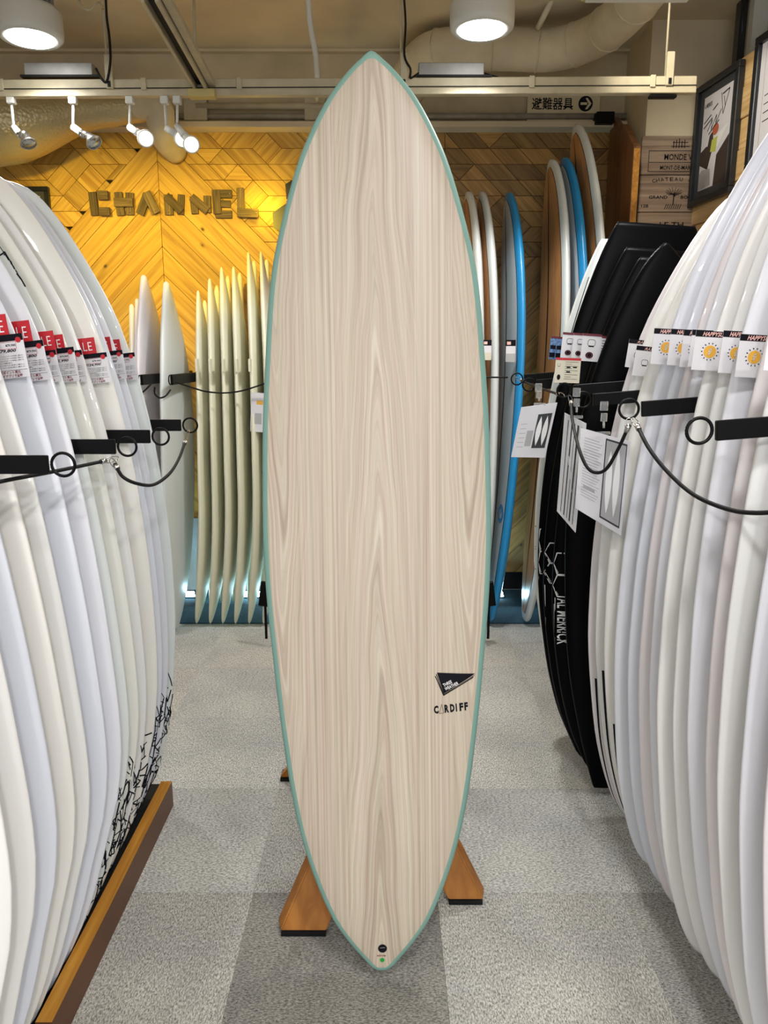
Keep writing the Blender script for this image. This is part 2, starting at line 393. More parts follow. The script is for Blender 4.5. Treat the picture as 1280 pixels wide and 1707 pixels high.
# --- wood pieces of the back wall
def clip(poly, a, b, c):
    out = []
    for i in range(len(poly)):
        p, q = poly[i], poly[(i+1) % len(poly)]; dp = a*p[0]+b*p[1]-c; dq = a*q[0]+b*q[1]-c
        if dp <= 0: out.append(p)
        if dp*dq < 0:
            t = dp/(dp-dq); out.append((p[0]+(q[0]-p[0])*t, p[1]+(q[1]-p[1])*t))
    return out
def area(p): return abs(sum(p[i][0]*p[(i+1) % len(p)][1]-p[(i+1) % len(p)][0]*p[i][1] for i in range(len(p))))/2
def inset(poly, d):
    cx = sum(p[0] for p in poly)/len(poly); cz = sum(p[1] for p in poly)/len(poly)
    # offset each edge inwards, intersect
    if sum(poly[i][0]*poly[(i+1) % len(poly)][1]-poly[(i+1) % len(poly)][0]*poly[i][1] for i in range(len(poly))) < 0: poly = poly[::-1]
    res = [(-9+cx, -9+cz), (9+cx, -9+cz), (9+cx, 9+cz), (-9+cx, 9+cz)]
    for i in range(len(poly)):
        p, q = poly[i], poly[(i+1) % len(poly)]; dx, dz = q[0]-p[0], q[1]-p[1]; L = math.hypot(dx, dz)
        if L < 1e-6: continue
        nx, nz = dz/L, -dx/L
        res = clip(res, nx, nz, nx*p[0]+nz*p[1]-d)
        if len(res) < 3: return []
    return res
def woodpiece(poly, ang, mat, name, parent, yface=BW, rnd=random):
    poly = inset(poly, .0011)
    if len(poly) < 3 or area(poly) < .0004: return
    cx = sum(p[0] for p in poly)/len(poly); cz = sum(p[1] for p in poly)/len(poly)
    pr = rnd.uniform(0, .0035); ca, sa = cos(ang), sin(ang); n = len(poly)
    loc = [((p[0]-cx)*ca+(p[1]-cz)*sa, -(p[0]-cx)*sa+(p[1]-cz)*ca) for p in poly]
    k = .0012; mx = max(math.hypot(*q) for q in loc); s2 = 1-k/mx*1.5
    vs = [(q[0]*s2, -pr, q[1]*s2) for q in loc]+[(q[0], -pr+k, q[1]) for q in loc]+[(q[0], .02, q[1]) for q in loc]
    fs = [tuple(range(n-1, -1, -1))]+[(i, (i+1) % n, n+(i+1) % n, n+i) for i in range(n)]+[(n+i, n+(i+1) % n, 2*n+(i+1) % n, 2*n+i) for i in range(n)]
    o = meshobj(name, vs, fs, mat, parent, Matrix.Translation((cx, yface, cz)) @ Matrix.Rotation(-ang, 4, 'Y')); fixn(o); return o
XC, ZT = -1.31, 2.748
XL, XR, ZB = -2.45, 1.385, .60
STEP = .157
rw = random.Random(11)
zlo = .48
for k in range(0, 26):
    zt = ZT-k*STEP; zb = zt-STEP
    # left strip, z = zt + (x-XC)
    for side in (-1, 1):
        p = [(XC, zb), (XC, zt), (XC+side*3.2, zt-3.2), (XC+side*3.2, zb-3.2)]
        for a, b_, c in ((1, 0, XR), (-1, 0, -XL), (0, -1, -zlo)):
            if len(p) >= 3: p = clip(p, a, b_, c)
        if side == 1 and len(p) >= 3: p = clip(p, 1, 0, .35)
        if len(p) < 3 or area(p) < .001: continue
        # an occasional butt joint across the plank
        cut = XC+side*rw.uniform(.3, .95)
        parts = [p]
        if rw.random() < .5:
            parts = [clip(p, side, side*-1*side, side*cut-0*side)] if False else [clip(p, 1, 0, cut), clip(p, -1, 0, -cut)]
        for q in parts:
            if len(q) >= 3: woodpiece(q, radians(45)*(-side), M['pine'], 'plank', wb, rnd=rw)
# right side of the wall: planks rising to the right, below the parquet
ZP = 2.06
for k in range(0, 22):
    a0 = .2+k*STEP
    p = [(.35, a0), (.35, a0+STEP), (.35+3, a0+STEP+3), (.35+3, a0+3)]
    p = [(x, z-1.2) for x, z in p]
    for a, b_, c in ((1, 0, XR), (0, 1, ZP), (0, -1, -.12)):
        if len(p) >= 3: p = clip(p, a, b_, c)
    if len(p) >= 3 and area(p) > .002: woodpiece(p, radians(45), M['parquet'], 'plank', wb, rnd=rw)  # darkened pine, shade painted into the planks
# parquet of triangles, diamonds and parallelograms
h = .0855
rows = 16
used = set()
cellp = {}
for r in range(rows):
    z1 = ZT-.005-r*h; z0 = z1-h
    for i in range(-2, 46):
        x = XL-.02+i*h
        up = (i+r) % 2 == 0
        tri = [(x, z0), (x+2*h, z0), (x+h, z1)] if up else [(x, z1), (x+2*h, z1), (x+h, z0)]
        cellp[(r, i)] = (tri, up)
def region(p):
    out = []
    l = p
    for (sx, xa, xb) in ((-1, XL, XC), (1, XC, .35)):
        q = clip(clip(l, 1, 0, xb), -1, 0, -xa) if len(l) >= 3 else []
        if len(q) >= 3: q = clip(q, -1*(-sx)*-1 if False else (-sx), -1, -(ZT)-sx*XC*1.0) if False else clip(q, -sx, -1, -(ZT+sx*XC))
        if len(q) >= 3: out.append(q)
    q = clip(clip(l, 1, 0, XR), -1, 0, -.35)
    if len(q) >= 3: q = clip(q, 0, -1, -ZP)
    if len(q) >= 3: out.append(q)
    return out
for (r, i), (tri, up) in list(cellp.items()):
    if (r, i) in used: continue
    used.add((r, i)); poly = tri; ang = rw.choice([0, radians(45), radians(-45)])
    u = rw.random()
    if not up and u < .45 and (r-1, i) in cellp and cellp[(r-1, i)][1] and (r-1, i) not in used:
        pass
    if up and u < .42 and (r+1, i) in cellp and (r+1, i) not in used and not cellp[(r+1, i)][1]:
        used.add((r+1, i)); a, b_ = tri, cellp[(r+1, i)][0]; poly = [a[0], b_[2], a[1], a[2]]; ang = rw.choice([radians(45), radians(-45)])
    elif u < .75 and (r, i+1) in cellp and (r, i+1) not in used:
        used.add((r, i+1)); b_ = cellp[(r, i+1)][0]
        poly = [tri[0], tri[1], b_[1], tri[2]] if up else [tri[0], tri[1], b_[1], tri[2]]
        ang = radians(45) if up else radians(-45)
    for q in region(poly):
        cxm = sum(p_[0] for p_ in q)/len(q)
        woodpiece(q, ang, M['parquet'] if cxm > 0 else M['pine'], 'parquet_block', wb, rnd=rw)  # right half takes the pine with shade in its colour
# plain skirting behind the racks
struct(MB().box((-1.1, BW-.01, .24), (2.8, .02, .48)).build('baseboard_back', M['paleskirt']))
# concrete beam over the wood with ledge
bm_ = MB(); bm_.box((-.6, BW-.005, 2.955), (4.6, .07, .37)); struct(bm_.build('trim_1', M['beam']))
struct(MB().box((-.55, BW-.05, 2.757), (4.0, .12, .03)).build('trim_2', M['column']))
struct(MB().box((0, BW-.03, 3.143), (6, .1, .014)).build('trim_3', M['ceil']))
# column on the right with its crate-print panels
colm = struct(MB().box((2.085, 4.5, 1.57), (1.45, .56, 3.16)).build('wall_column', M['column']))
# ------------------------------------------------------------------ right plank wall (light pine), slightly turned
def rwx(Y): return 1.635+.1*(4.2-Y)
wr = struct(MB().box((0, 0, 1.42), (.03, 3.4, 2.84), R=None).build('wall_right', M['brownpanel'], None, Matrix.Translation((rwx(2.48)+.04, 2.50, 0)) @ Matrix.Rotation(math.atan(.1), 4, 'Z')))
PH = .137
rr_ = random.Random(5)
for k in range(12):
    z1 = 2.845-k*PH; y0 = 4.2+rr_.choice([0, .0, .02, -.03, .035])
    y = y0
    while y > .8:
        L = rr_.uniform(.6, 1.3); ya = max(y-L, .7); mid = (y+ya)/2
        pr = rr_.uniform(0, .012)
        o = MB().box((0, 0, 0), (.022, y-ya-.003, PH-.003), ch=.003).build('plank', M['lightpine'])
        mw = Matrix.Translation((rwx(mid)+.01-pr, mid, z1-PH/2)) @ Matrix.Rotation(math.atan(.1), 4, 'Z')
        o.parent = wr; o.matrix_parent_inverse = wr.matrix_basis.inverted(); o.matrix_basis = mw
        y = ya
# posts above / behind the plank wall
struct(MB().box((1.72, 4.02, 2.95), (.035, .05, .4)).build('trim_4', M['frameblack']))
struct(MB().box((1.775, 3.96, 2.95), (.07, .05, .4)).build('trim_5', M['lampwhite']))
struct(MB().box((2.25, 3.3, 2.99), (.5, 1.2, .32)).build('trim_6', M['column']))
# crate print panels on the column
cp = empty('crate_print_panel', (1.5, 4.2, 0))
tag(cp, 'greyed wooden wine crate panels with stencilled lettering fixed to the cream column', 'panel')
PX0, PX1 = at(1066, 300, 4.2).x, at(1166, 300, 4.2).x
zs = [at(1100, yy, 4.2).z for yy in (226, 292, 354, 420)]
for k in range(3):
    zt, zb = zs[k], zs[k+1]
    pn = MB().box(((PX0+PX1)/2, 4.205, (zt+zb)/2), (PX1-PX0, .016, zt-zb-.004), ch=.003).build('panel', M['crate'], cp, Matrix.Translation((-1.5, -4.2, 0)))
    F_ = Flat(); Wd = PX1-PX0; H_ = zt-zb
    if k == 0:
        F_.frame(.12*Wd, .08*H_, .98*Wd, .62*H_, .0025); F_.line((.12*Wd, .32*H_), (.98*Wd, .32*H_), .0022)
        F_.text('MONDE VIN', .38*Wd, .38*H_, .56*Wd, .15*H_, bold=.01); F_.text('MONT-DE-MARSAN', .32*Wd, .13*H_, .64*Wd, .11*H_, bold=.01)
        for q in range(5): F_.line((.52*Wd+q*.045*Wd, .68*H_), (.52*Wd+q*.045*Wd, (.86+.03*(q % 3))*H_), .004)
        F_.line((.48*Wd, .72*H_), (.78*Wd, .72*H_), .003); F_.line((.5*Wd, .82*H_), (.76*Wd, .82*H_), .003)
    elif k == 1:
        s_ = 'CHATEAU MOU'
        for q, ch_ in enumerate(s_):
            if ch_ == ' ': continue
            a = radians(38-q*7.2); F_.text(ch_, .62*Wd-sin(a)*.62*Wd-.02*Wd, (.70+.30*cos(a)-.16)*H_, .055*Wd, .10*H_, ang=a*.6, bold=.005)
        F_.text('GRAND', .17*Wd, .36*H_, .31*Wd, .09*H_, bold=.012); F_.text('BON', .70*Wd, .36*H_, .19*Wd, .09*H_, bold=.012)
        F_.text('12B', .05*Wd, .13*H_, .12*Wd, .08*H_, bold=.01)
        F_.line((.58*Wd, .2*H_), (.585*Wd, .5*H_), .005)
        for q in range(14):
            a = q*.45; F_.line((.58*Wd, (.42+.008*q)*H_), (.58*Wd+cos(a)*.14*Wd, .55*H_+sin(a)*.12*H_), .002)
        for q in range(8): F_.line(((.44+.035*q)*Wd, .08*H_), ((.47+.035*q)*Wd, .22*H_), .003)
    else:
        F_.text('LE TH', .38*Wd, .62*H_, .4*Wd, .13*H_, bold=.01)
    F_.build('lettering', M['ink'], lambda u, v, zb=zb: Vector((PX0+u, 4.1945, zb+v)), pn)
fixed = None
# wing panels cladding the column side and the rack end
def wing(name, x, ya, yb, za, zb_, th, label):
    vs = []
    for xx in (x-th/2, x+th/2): vs += [(xx, ya, .0), (xx, yb, .0), (xx, yb, zb_), (xx, ya, za)]
    fs = [(0, 1, 2, 3), (7, 6, 5, 4), (0, 4, 5, 1), (1, 5, 6, 2), (2, 6, 7, 3), (3, 7, 4, 0)]
    o = meshobj(name, vs, fs, M['brownpanel']); fixn(o); tag(o, label, 'panel'); return o
wing('side_panel', 1.30, 4.28, 4.62, 2.61, 2.83, .03, 'dark brown wooden side panel beside the back wall behind the tallest longboard')
o = wing('side_panel', 1.262, 4.03, 4.24, 2.51, 2.67, .034, 'narrow wooden end panel with yellowish front edge next to the crate print')
vs = [(1.247, 4.028, .02), (1.278, 4.028, .02), (1.278, 4.028, 2.50), (1.247, 4.028, 2.50)]
meshobj('front_edge', vs, [(0, 1, 2, 3)], M['plinthtop'], o)

# ------------------------------------------------------------------ SURFBOARD GEOMETRY
def interp(t, T, W):
    if t <= T[0]: return W[0]
    for i in range(len(T)-1):
        if t <= T[i+1]:
            # smooth via catmull-rom on W
            a, b = T[i], T[i+1]; u = (t-a)/(b-a)
            m0 = (W[i+1]-W[i-1])/(T[i+1]-T[i-1]) if i > 0 else None
            m1 = (W[i+2]-W[i])/(T[i+2]-T[i]) if i+2 < len(T) else None
            d = (W[i+1]-W[i])/(b-a)
            if m0 is None: m0 = 2*d-(m1 if m1 is not None else d)*1.0 if False else d*1.25
            if m1 is None: m1 = d*1.25
            hh = b-a
            return (2*u**3-3*u*u+1)*W[i]+(u**3-2*u*u+u)*hh*m0+(-2*u**3+3*u*u)*W[i+1]+(u**3-u*u)*hh*m1
    return W[-1]
class Board:
    def __init__(s, L, T, W, th, n=2.5, rn=.05, rt=.02, drift=0, mw=None):
        s.L, s.T, s.W, s.th, s.n, s.rn, s.rt, s.drift, s.mw = L, T, W, th, n, rn, rt, drift, mw; s.tip = .38
    def hw(s, t): return max(.0015, interp(t, s.T, s.W))
    def rock(s, t): return -s.rn*max(0, (t-.45)/.55)**2.4 - s.rt*max(0, (.4-t)/.4)**2
    def half(s, t):
        e = min(t, 1-t); k = min(1, (max(e, 0)/.16+.02))**.55
        return max(.003, s.th/2*(s.tip+(1-s.tip)*k) if e > .001 else s.th/2*s.tip*.8)
    def pt(s, t, th_, off=0):
        hw, hh = s.hw(t), s.half(t)
        hh = min(hh, hw*1.2+.004)
        c, q = cos(th_), sin(th_); e = 2/s.n
        x = (hw+off)*(abs(c)**e)*(1 if c > 0 else -1); y = -(hh+off)*(abs(q)**e)*(1 if q > 0 else -1)
        return Vector((x+s.drift*t, y+s.rock(t), t*s.L))
    def deck(s, x, z, off=.0006):       # point on the deck (camera side = -Y)
        t = min(max(z/s.L, 0), 1); hw, hh = s.hw(t), s.half(t); hh = min(hh, hw*1.2+.004)
        xr = min(abs(x-s.drift*t)/hw, .999); y = (1-xr**s.n)**(1/s.n)*hh
        return Vector((x, s.rock(t)-y-off, z))
    def mesh(s, name, mat, parent=None, mw=None, NS=44, NR=28):
        vs = []; fs = []
        ths = [2*pi*k/NR for k in range(NR)]
        # concentrate points near rails for a smooth superellipse
        ths = [a-.35*sin(2*a)*.5 for a in ths]
        for i in range(NS+1):
            u = i/NS; t = .5-.5*cos(pi*u); t = .75*t+.25*u
            for a in ths: vs.append(s.pt(t, a))
        for i in range(NS):
            for k in range(NR): fs.append((i*NR+k, i*NR+(k+1) % NR, (i+1)*NR+(k+1) % NR, (i+1)*NR+k))
        fs.append(tuple(range(NR-1, -1, -1))); fs.append(tuple(NS*NR+k for k in range(NR)))
        o = meshobj(name, vs, fs, mat, parent, mw, smooth=True); fixn(o); return o
    def inlay(s, name, mat, ins, off, parent=None, t0=0, t1=1, NS=60, NC=14, mw=None, x0=-1, x1=1):
        rws = []
        for i in range(NS+1):
            u = i/NS; t = t0+(t1-t0)*((.5-.5*cos(pi*u))*.8+.2*u)
            d = (s.hw(min(t+.004, 1))-s.hw(max(t-.004, 0)))/(.008*s.L)
            hwi = s.hw(t)-ins*sqrt(1+d*d)
            if hwi > .0012 and ins*.9 < t*s.L < s.L-ins*.9: rws.append((t, hwi))
        vs = []; fs = []
        for t, hwi in rws:
            for c in range(NC+1):
                x = hwi*(x0+(x1-x0)*c/NC)+s.drift*t; vs.append(s.deck(x, t*s.L, off))
        for i in range(len(rws)-1):
            for c in range(NC):
                b = i*(NC+1)+c; fs.append((b, b+1, b+NC+2, b+NC+1))
        return meshobj(name, vs, fs, mat, parent, mw, smooth=True)
    def strip(s, name, mat, ang, w_, t0, t1, parent, off=.0007, n=24):
        vs = []; fs = []
        for i in range(n+1):
            t = t0+(t1-t0)*i/n
            vs += [s.pt(t, ang-w_/2, off), s.pt(t, ang+w_/2, off)]
        for i in range(n): fs.append((2*i, 2*i+1, 2*i+3, 2*i+2))
        return meshobj(name, vs, fs, mat, parent, None, smooth=True)
def stand(tail, nose, roty=0, yaw=0):
    """matrix carrying local +Z (length) from tail point to nose point; yaw turns the deck"""
    z = (Vector(nose)-Vector(tail)).normalized(); x = Vector((1, 0, 0)); x = (x-z*x.dot(z)).normalized(); y = z.cross(x)
    R = Matrix((x, y, z)).transposed().to_4x4()
    return Matrix.Translation(tail) @ R @ Matrix.Rotation(yaw, 4, 'Z')

# ------------------------------------------------------------------ HERO BOARD
a7 = radians(7); HT = Vector((-.005, 1.584, .022))
z_ = Vector((-.0105, sin(a7), cos(a7))).normalized()
hm = stand(HT, HT+z_)
HL = 2.118
hs = [0, .010, .022, .078, .134, .243, .352, .459, .565, .671, .782, .920, 1.063, 1.204, 1.343, 1.508, 1.616, 1.710, 1.856, 1.941, 2.030, 2.085, 2.110, 2.126]
hv = [.003, .026, .038, .085, .121, .165, .196, .216, .230, .242, .252, .263, .268, .266, .261, .249, .239, .223, .182, .149, .099, .053, .024, .0015]
HB = Board(HL, [s_/2.126 for s_ in hs], hv, .064, n=3.0, rn=.055, rt=.02, mw=hm)
hero = empty('surfboard', mw=hm)
tag(hero, 'wood-grain mid-length surfboard with sea green rail standing upright in the middle of the aisle', 'surfboard')
HB.mesh('board_body', M['teal'], hero, NS=90, NR=36)
HB.inlay('wood_deck', M['hero'], .0145, .0007, hero, NS=110, NC=22)
# logo triangle and words, positioned on the deck
hinv = hm.inverted()
def hloc(x, y):
    """photo pixel -> deck-local x,z"""
    d = ray(x, y); nrm = hm.to_3x3() @ Vector((0, 1, 0)); p0 = hm @ Vector((0, -.03, 1))
    t = (p0-C0).dot(nrm)/d.dot(nrm); q = hinv @ (C0+d*t); return (q.x, q.z)
def hfn(off): return lambda u, v: HB.deck(u, v, off)
def subdiv(pts, n=6):
    out = []
    for i in range(len(pts)):
        a, b = pts[i], pts[(i+1) % len(pts)]
        out += [(a[0]+(b[0]-a[0])*k/n, a[1]+(b[1]-a[1])*k/n) for k in range(n)]
    return out
pxL = lambda x, y: hloc(700+x/10.667, 1100+y/10.667)
lg = Flat()
lg.poly([pxL(298, 222), pxL(420, 600), pxL(990, 262)])
lg2 = Flat(); 
A_, B_, D_ = pxL(287, 250), pxL(418, 618), pxL(975, 292)
lg2.line(A_, B_, .0014); lg2.line(B_, D_, .0014)
A_, B_, D_ = pxL(268, 285), pxL(418, 632), pxL(955, 322)
lg2.line(A_, B_, .0016); lg2.line(B_, D_, .0016)
# fine halves: outer triangle bands
lg2.poly([pxL(278, 248), pxL(296, 252), pxL(424, 612), pxL(412, 622)]); lg2.poly([pxL(412, 622), pxL(420, 604), pxL(975, 286), pxL(975, 298)])
lg2.poly([pxL(262, 285), pxL(280, 287), pxL(424, 630), pxL(416, 638)]); lg2.poly([pxL(416, 638), pxL(424, 626), pxL(960, 320), pxL(955, 334)])
lgo = lg.cut(.006).build('logo_triangle', M['ink'], hfn(.0013), hero)
lg2.cut(.006).build('logo_outline', M['ink'], hfn(.0012), hero)
lt = Flat()
p1, p2 = pxL(425, 478), pxL(575, 410); ang = math.atan2(p2[1]-p1[1], p2[0]-p1[0]); wd = math.hypot(p2[0]-p1[0], p2[1]-p1[1])
lt.text('THREE', p1[0], p1[1], wd, .0078, ang, bold=.01)
p1, p2 = pxL(455, 545), pxL(690, 437); wd = math.hypot(p2[0]-p1[0], p2[1]-p1[1])
lt.text('WEATHER', p1[0], p1[1], wd, .0078, ang, bold=.01)
lt.build('lettering', M['whiteink'], hfn(.0019), hero)
lc = Flat()
p1, p2 = pxL(248, 955), pxL(862, 905); ang = math.atan2(p2[1]-p1[1], p2[0]-p1[0])
def ctext(s_, xa, xb):
    q1, q2 = pxL(xa, 955-(xa-248)*.081), pxL(xb, 955-(xb-248)*.081)
    lc.text(s_, q1[0], q1[1], q2[0]-q1[0], .0195, ang, bold=.055)
for s_, xa, xb in (('C', 250, 335), ('R', 440, 520), ('D', 540, 620), ('I', 642, 664), ('F', 708, 778), ('F', 798, 862)): ctext(s_, xa, xb)
lc.cut(.006).build('model_lettering', M['ink'], hfn(.0013), hero)
l3 = Flat()
for a, b_ in (((345, 950), (385, 785)), ((385, 785), (425, 940)), ((345, 950), (425, 940))): l3.line(pxL(*a), pxL(*b_), .0015)
l3.build('outline_letter', M['thinprint'], hfn(.0013), hero)
pc = hloc(637.5, 1577)
Flat().disc(pc, .0107, 28).cut(.004).build('leash_plug', M['ink'], hfn(.0016), hero)
Flat().line((pc[0]-.006, pc[1]+.002), (pc[0]+.006, pc[1]+.003), .0022).build('leash_pin', M['metal'], hfn(.0024), hero)
pg = hloc(637, 1596.5); Flat().disc(pg, .0055, 20).build('round_sticker', M['green'], hfn(.0016), hero)
pm = hloc(628.5, 1590.5); Flat().text('MADE IN CHINA', pm[0], pm[1], .0215, .004, bold=.02).build('small_lettering', M['redink'], hfn(.0016), hero)
# centre and side fins behind
for fx, fz in ((0, .17), (-.115, .32), (.115, .32)):
    y0 = HB.rock(fz/HL)+HB.half(fz/HL)*.9-.004
    prof = [(0, -.06), (.05, -.075), (.10, -.085), (.105, -.07), (.06, -.01), (.0, .05)]
    vs = []; 
    for sx in (-.0035, .0035): vs += [(fx+sx*(1 if i in (0, 1, 5, 4) else .3), y0+p[0], fz+p[1]) for i, p in enumerate(prof)]
    n = 6; fs = [tuple(range(n)), tuple(range(2*n-1, n-1, -1))]+[(i, n+i, n+(i+1) % n, (i+1) % n) for i in range(n)]
    fixn(meshobj('fin', vs, fs, M['black'], hero))
# ------------------------------------------------------------------ DISPLAY STAND
st_ = empty('board_stand', (0, 1.95, 0)); tag(st_, 'orange stained wooden display stand with splayed feet behind the wood-grain board', 'stand')
SM = Matrix.Translation((0, -1.95, 0))
def slab(name, pts_front, thick, mat, back, parent, mw):
    """prism: polygon of world points pushed by vector back"""
    n = len(pts_front); vs = [Vector(p) for p in pts_front]+[Vector(p)+Vector(back) for p in pts_front]
    fs = [tuple(range(n)), tuple(range(2*n-1, n-1, -1))]+[(i, n+i, n+(i+1) % n, (i+1) % n) for i in range(n)]
    o = meshobj(name, vs, fs, mat, parent, mw); fixn(o)
    bm = bmesh.new(); bm.from_mesh(o.data); bmesh.ops.bevel(bm, geom=bm.edges[:], offset=.0035, segments=2, affect='EDGES'); bm.to_mesh(o.data); bm.free(); return o
def foot(xa, xb, ya, xt0, xt1, yt, zt, back):
    o = slab('leg', [(xa, ya, .012), (xb, ya, .012), (xt1, yt, zt), (xt0, yt, zt)], .03, M['standwood'], back, st_, SM)
    MB().box(((xa+xb)/2, ya+back[1]/2+.005, .006), (abs(xb-xa)*.96, abs(back[1])+.02, .012)).build('rubber_pad', M['rubber'], o)
foot(-.272, -.150, 1.70, -.140, -.03, 1.78, .30, (-.012, .045, 0))
foot(.178, .275, 1.815, .02, .125, 1.89, .30, (.01, .045, 0))
foot(-.372, -.27, 2.43, -.16, -.08, 2.33, .30, (0, .04, 0))
foot(.19, .28, 2.43, .08, .16, 2.33, .30, (0, .04, 0))
MB().box((0, 2.06, .27), (.07, .62, .06), ch=.004).build('beam', M['standwood'], st_, SM)
MB().box((0, 1.83, .31), (.20, .05, .05), ch=.004).build('crossbar', M['standwood'], st_, SM)
MB().box((0, 2.34, .29), (.24, .05, .05), ch=.004).build('crossbar', M['standwood'], st_, SM)
MB().box((0, 1.975, .62), (.05, .045, .66), R=Matrix.Rotation(radians(-3), 3, 'X'), ch=.004).build('upright', M['standwood'], st_, SM)
MB().box((0, 1.865, .93), (.05, .20, .03), ch=.004).build('rest_arm', M['standwood'], st_, SM)

# ------------------------------------------------------------------ SIDE RACK BOARDS
TB = [0, .01, .046, .11, .17, .295, .38, .455, .55, .64, .72, .8, .9, .96, .985, 1]
WBd = [.005, .038, .086, .142, .18, .238, .262, .277, .284, .281, .266, .236, .165, .104, .06, .002]
ORD = ['nearest the back wall', 'second from the back end', 'third from the back end', 'fourth from the back end', 'fifth from the back end', 'sixth from the back end', 'seventh from the back end', 'eighth from the back end', 'ninth from the back end', 'tenth from the back end', 'eleventh from the back end', 'third from the near end', 'second from the near end', 'nearest the camera']
YL = [2.30, 2.21, 2.10, 2.01, 1.92, 1.83, 1.735, 1.64, 1.565, 1.48, 1.41, 1.335, 1.25, 1.165]     # distance at z = .55
KL = [max(.015, .2*min(i, 7)/7) for i in range(14)]                                                             # lean away from the camera
XTL = list(zip([-.832+.03*min(i, 7)/7 for i in range(14)], [-1.10, -1.12, -1.11, -1.10, -1.15, -1.16, -1.175, -1.165, -1.19, -1.22, -1.235, -1.26, -1.275, -1.29]))
T3 = [0, .01, .025, .08, .16, .2, .265, .38, .5, .62, .72, .8, .9, .96, .985, 1]
W3 = [.004, .034, .06, .13, .203, .238, .270, .286, .290, .283, .264, .236, .165, .104, .06, .002]
LB = []
def scribbles(B, o, za, zb_, rnd, n, name, side=1, thmax=1.25):
    vs = []; fs = []
    def seg(t0, a0, t1, a1, w_):
        k = 5; b = len(vs)
        P = [B.pt(t0+(t1-t0)*i/k, a0+(a1-a0)*i/k, .0009) for i in range(k+1)]
        for i, p in enumerate(P):
            t = (P[min(i+1, k)]-P[max(i-1, 0)]).normalized()
            nrm = Vector((0, -1, 0))*.7+Vector((1, 0, 0))*.7*side
            u = t.cross(nrm).normalized()*w_/2
            vs.extend([p+u, p-u])
        for i in range(k): fs.append((b+2*i, b+2*i+1, b+2*i+3, b+2*i+2))
    for q in range(n):
        t = rnd.uniform(za, zb_)/B.L; a = rnd.uniform(.05, thmax) if side > 0 else pi-rnd.uniform(.05, thmax)
        ln = rnd.uniform(.02, .07); d = rnd.uniform(0, 2*pi)
        hw = max(B.hw(t), .05)
        dt = sin(d)*ln/B.L; da = cos(d)*ln/max(.03, hw)*1.2
        seg(t, a, min(max(t+dt, .01), zb_/B.L), a+da, rnd.uniform(.002, .0045))
        if rnd.random() < .6:
            d2 = d+rnd.uniform(1.2, 2.4); seg(t+dt, a+da, min(max(t+dt+sin(d2)*ln*.8/B.L, .01), zb_/B.L), a+da+cos(d2)*ln*.8/max(.03, hw), rnd.uniform(.002, .004))
    q_ = meshobj(name, vs, fs, M['ink'], o); q_['kind'] = 'stuff'; return q_
ti = [3, 1, 6, 2, 0, 5, 3, 1, 6, 0, 2, 6, 7, 7]
for i, Y in enumerate(YL):
    xt, xn = XTL[i]; L = 1.98 if i else 1.975
    m_ = min(i, 7)/7; kk = KL[i]
    Td, Wd = (TB, WBd) if i == 0 else (T3, [interp(t_, TB, WBd)*(1-m_)+w_*m_ for t_, w_ in zip(T3, W3)])
    B = Board(L, Td, Wd, .052, n=1.75, rn=.0, rt=.0)
    zt = .03
    mw = stand((xt, Y-.52*kk, zt), (xn, Y+(zt+L-.55)*kk, zt+L))
    o = empty('surfboard', mw=mw) if i <= 6 or i in (0, 1) else None
    ln_ = 'white surfboard in the left rack, ' + ORD[i]
    rnd = random.Random(40+i)
    if o:
        B.mesh('board_body', board_white(ti[i], TINTS[ti[i]]), o)
        scribbles(B, o, .03, .375, rnd, 60, 'scribble_pattern')
        if i == 6: scribbles(B, o, 1.62, 1.93, rnd, 30, 'scribble_pattern', 1, 1.5)
        ln_ += ', black scribbles on its tail'
    else:
        o = B.mesh('surfboard', board_white(ti[i], TINTS[ti[i]]), None, mw); ln_ += ', plain tail'
    tag(o, ln_, 'surfboard', 'white surfboards in the left rack'); LB.append((B, mw, Y))
YR = [2.2, 2.13, 2.04, 1.96, 1.87, 1.79, 1.71, 1.62, 1.54, 1.46, 1.375, 1.30, 1.22, 1.14]
XTR = [(.806, 1.03), (.818, 1.016), (.816, 1.02), (.791, 1.084), (.804, 1.083), (.812, 1.071), (.822, 1.047), (.808, 1.035), (.824, 1.022), (.836, .998), (.835, 1.01), (.827, .997), (.825, 1.019), (.83, 1.02)]
RB = []
tr = [4, 7, 2, 1, 6, 4, 1, 7, 0, 1, 4, 0, 1, 4]
for i, Y in enumerate(YR):
    xt, xn = XTR[i]; L = 1.95 if i < 3 else 2.15
    B = Board(L, TB, WBd, .052, n=1.75, rn=0, rt=0)
    zt = .012; mw = stand((xt, Y, zt), (xn, Y+.002, zt+L))
    mt = board_white(tr[i], TINTS[tr[i]])
    ln_ = 'white surfboard in the right rack, ' + ORD[i].replace('the back wall', 'the black boards')
    if i < 3:
        o = empty('surfboard', mw=mw); B.mesh('board_body', mt, o)
        for a in (.38, .95): B.strip('tail_pinline', M['ink'], pi-a, .075 if a < .5 else .10, .015, (.24, .27, .205)[i], o)
        B.strip('tail_pinline', M['ink'], pi+.02, .06, .015, (.23, .27, .2)[i], o)
        ln_ += ', black pinlines on its tail'
    else: o = B.mesh('surfboard', mt, None, mw)
    tag(o, ln_, 'surfboard', 'white surfboards in the right rack'); RB.append((B, mw, Y))

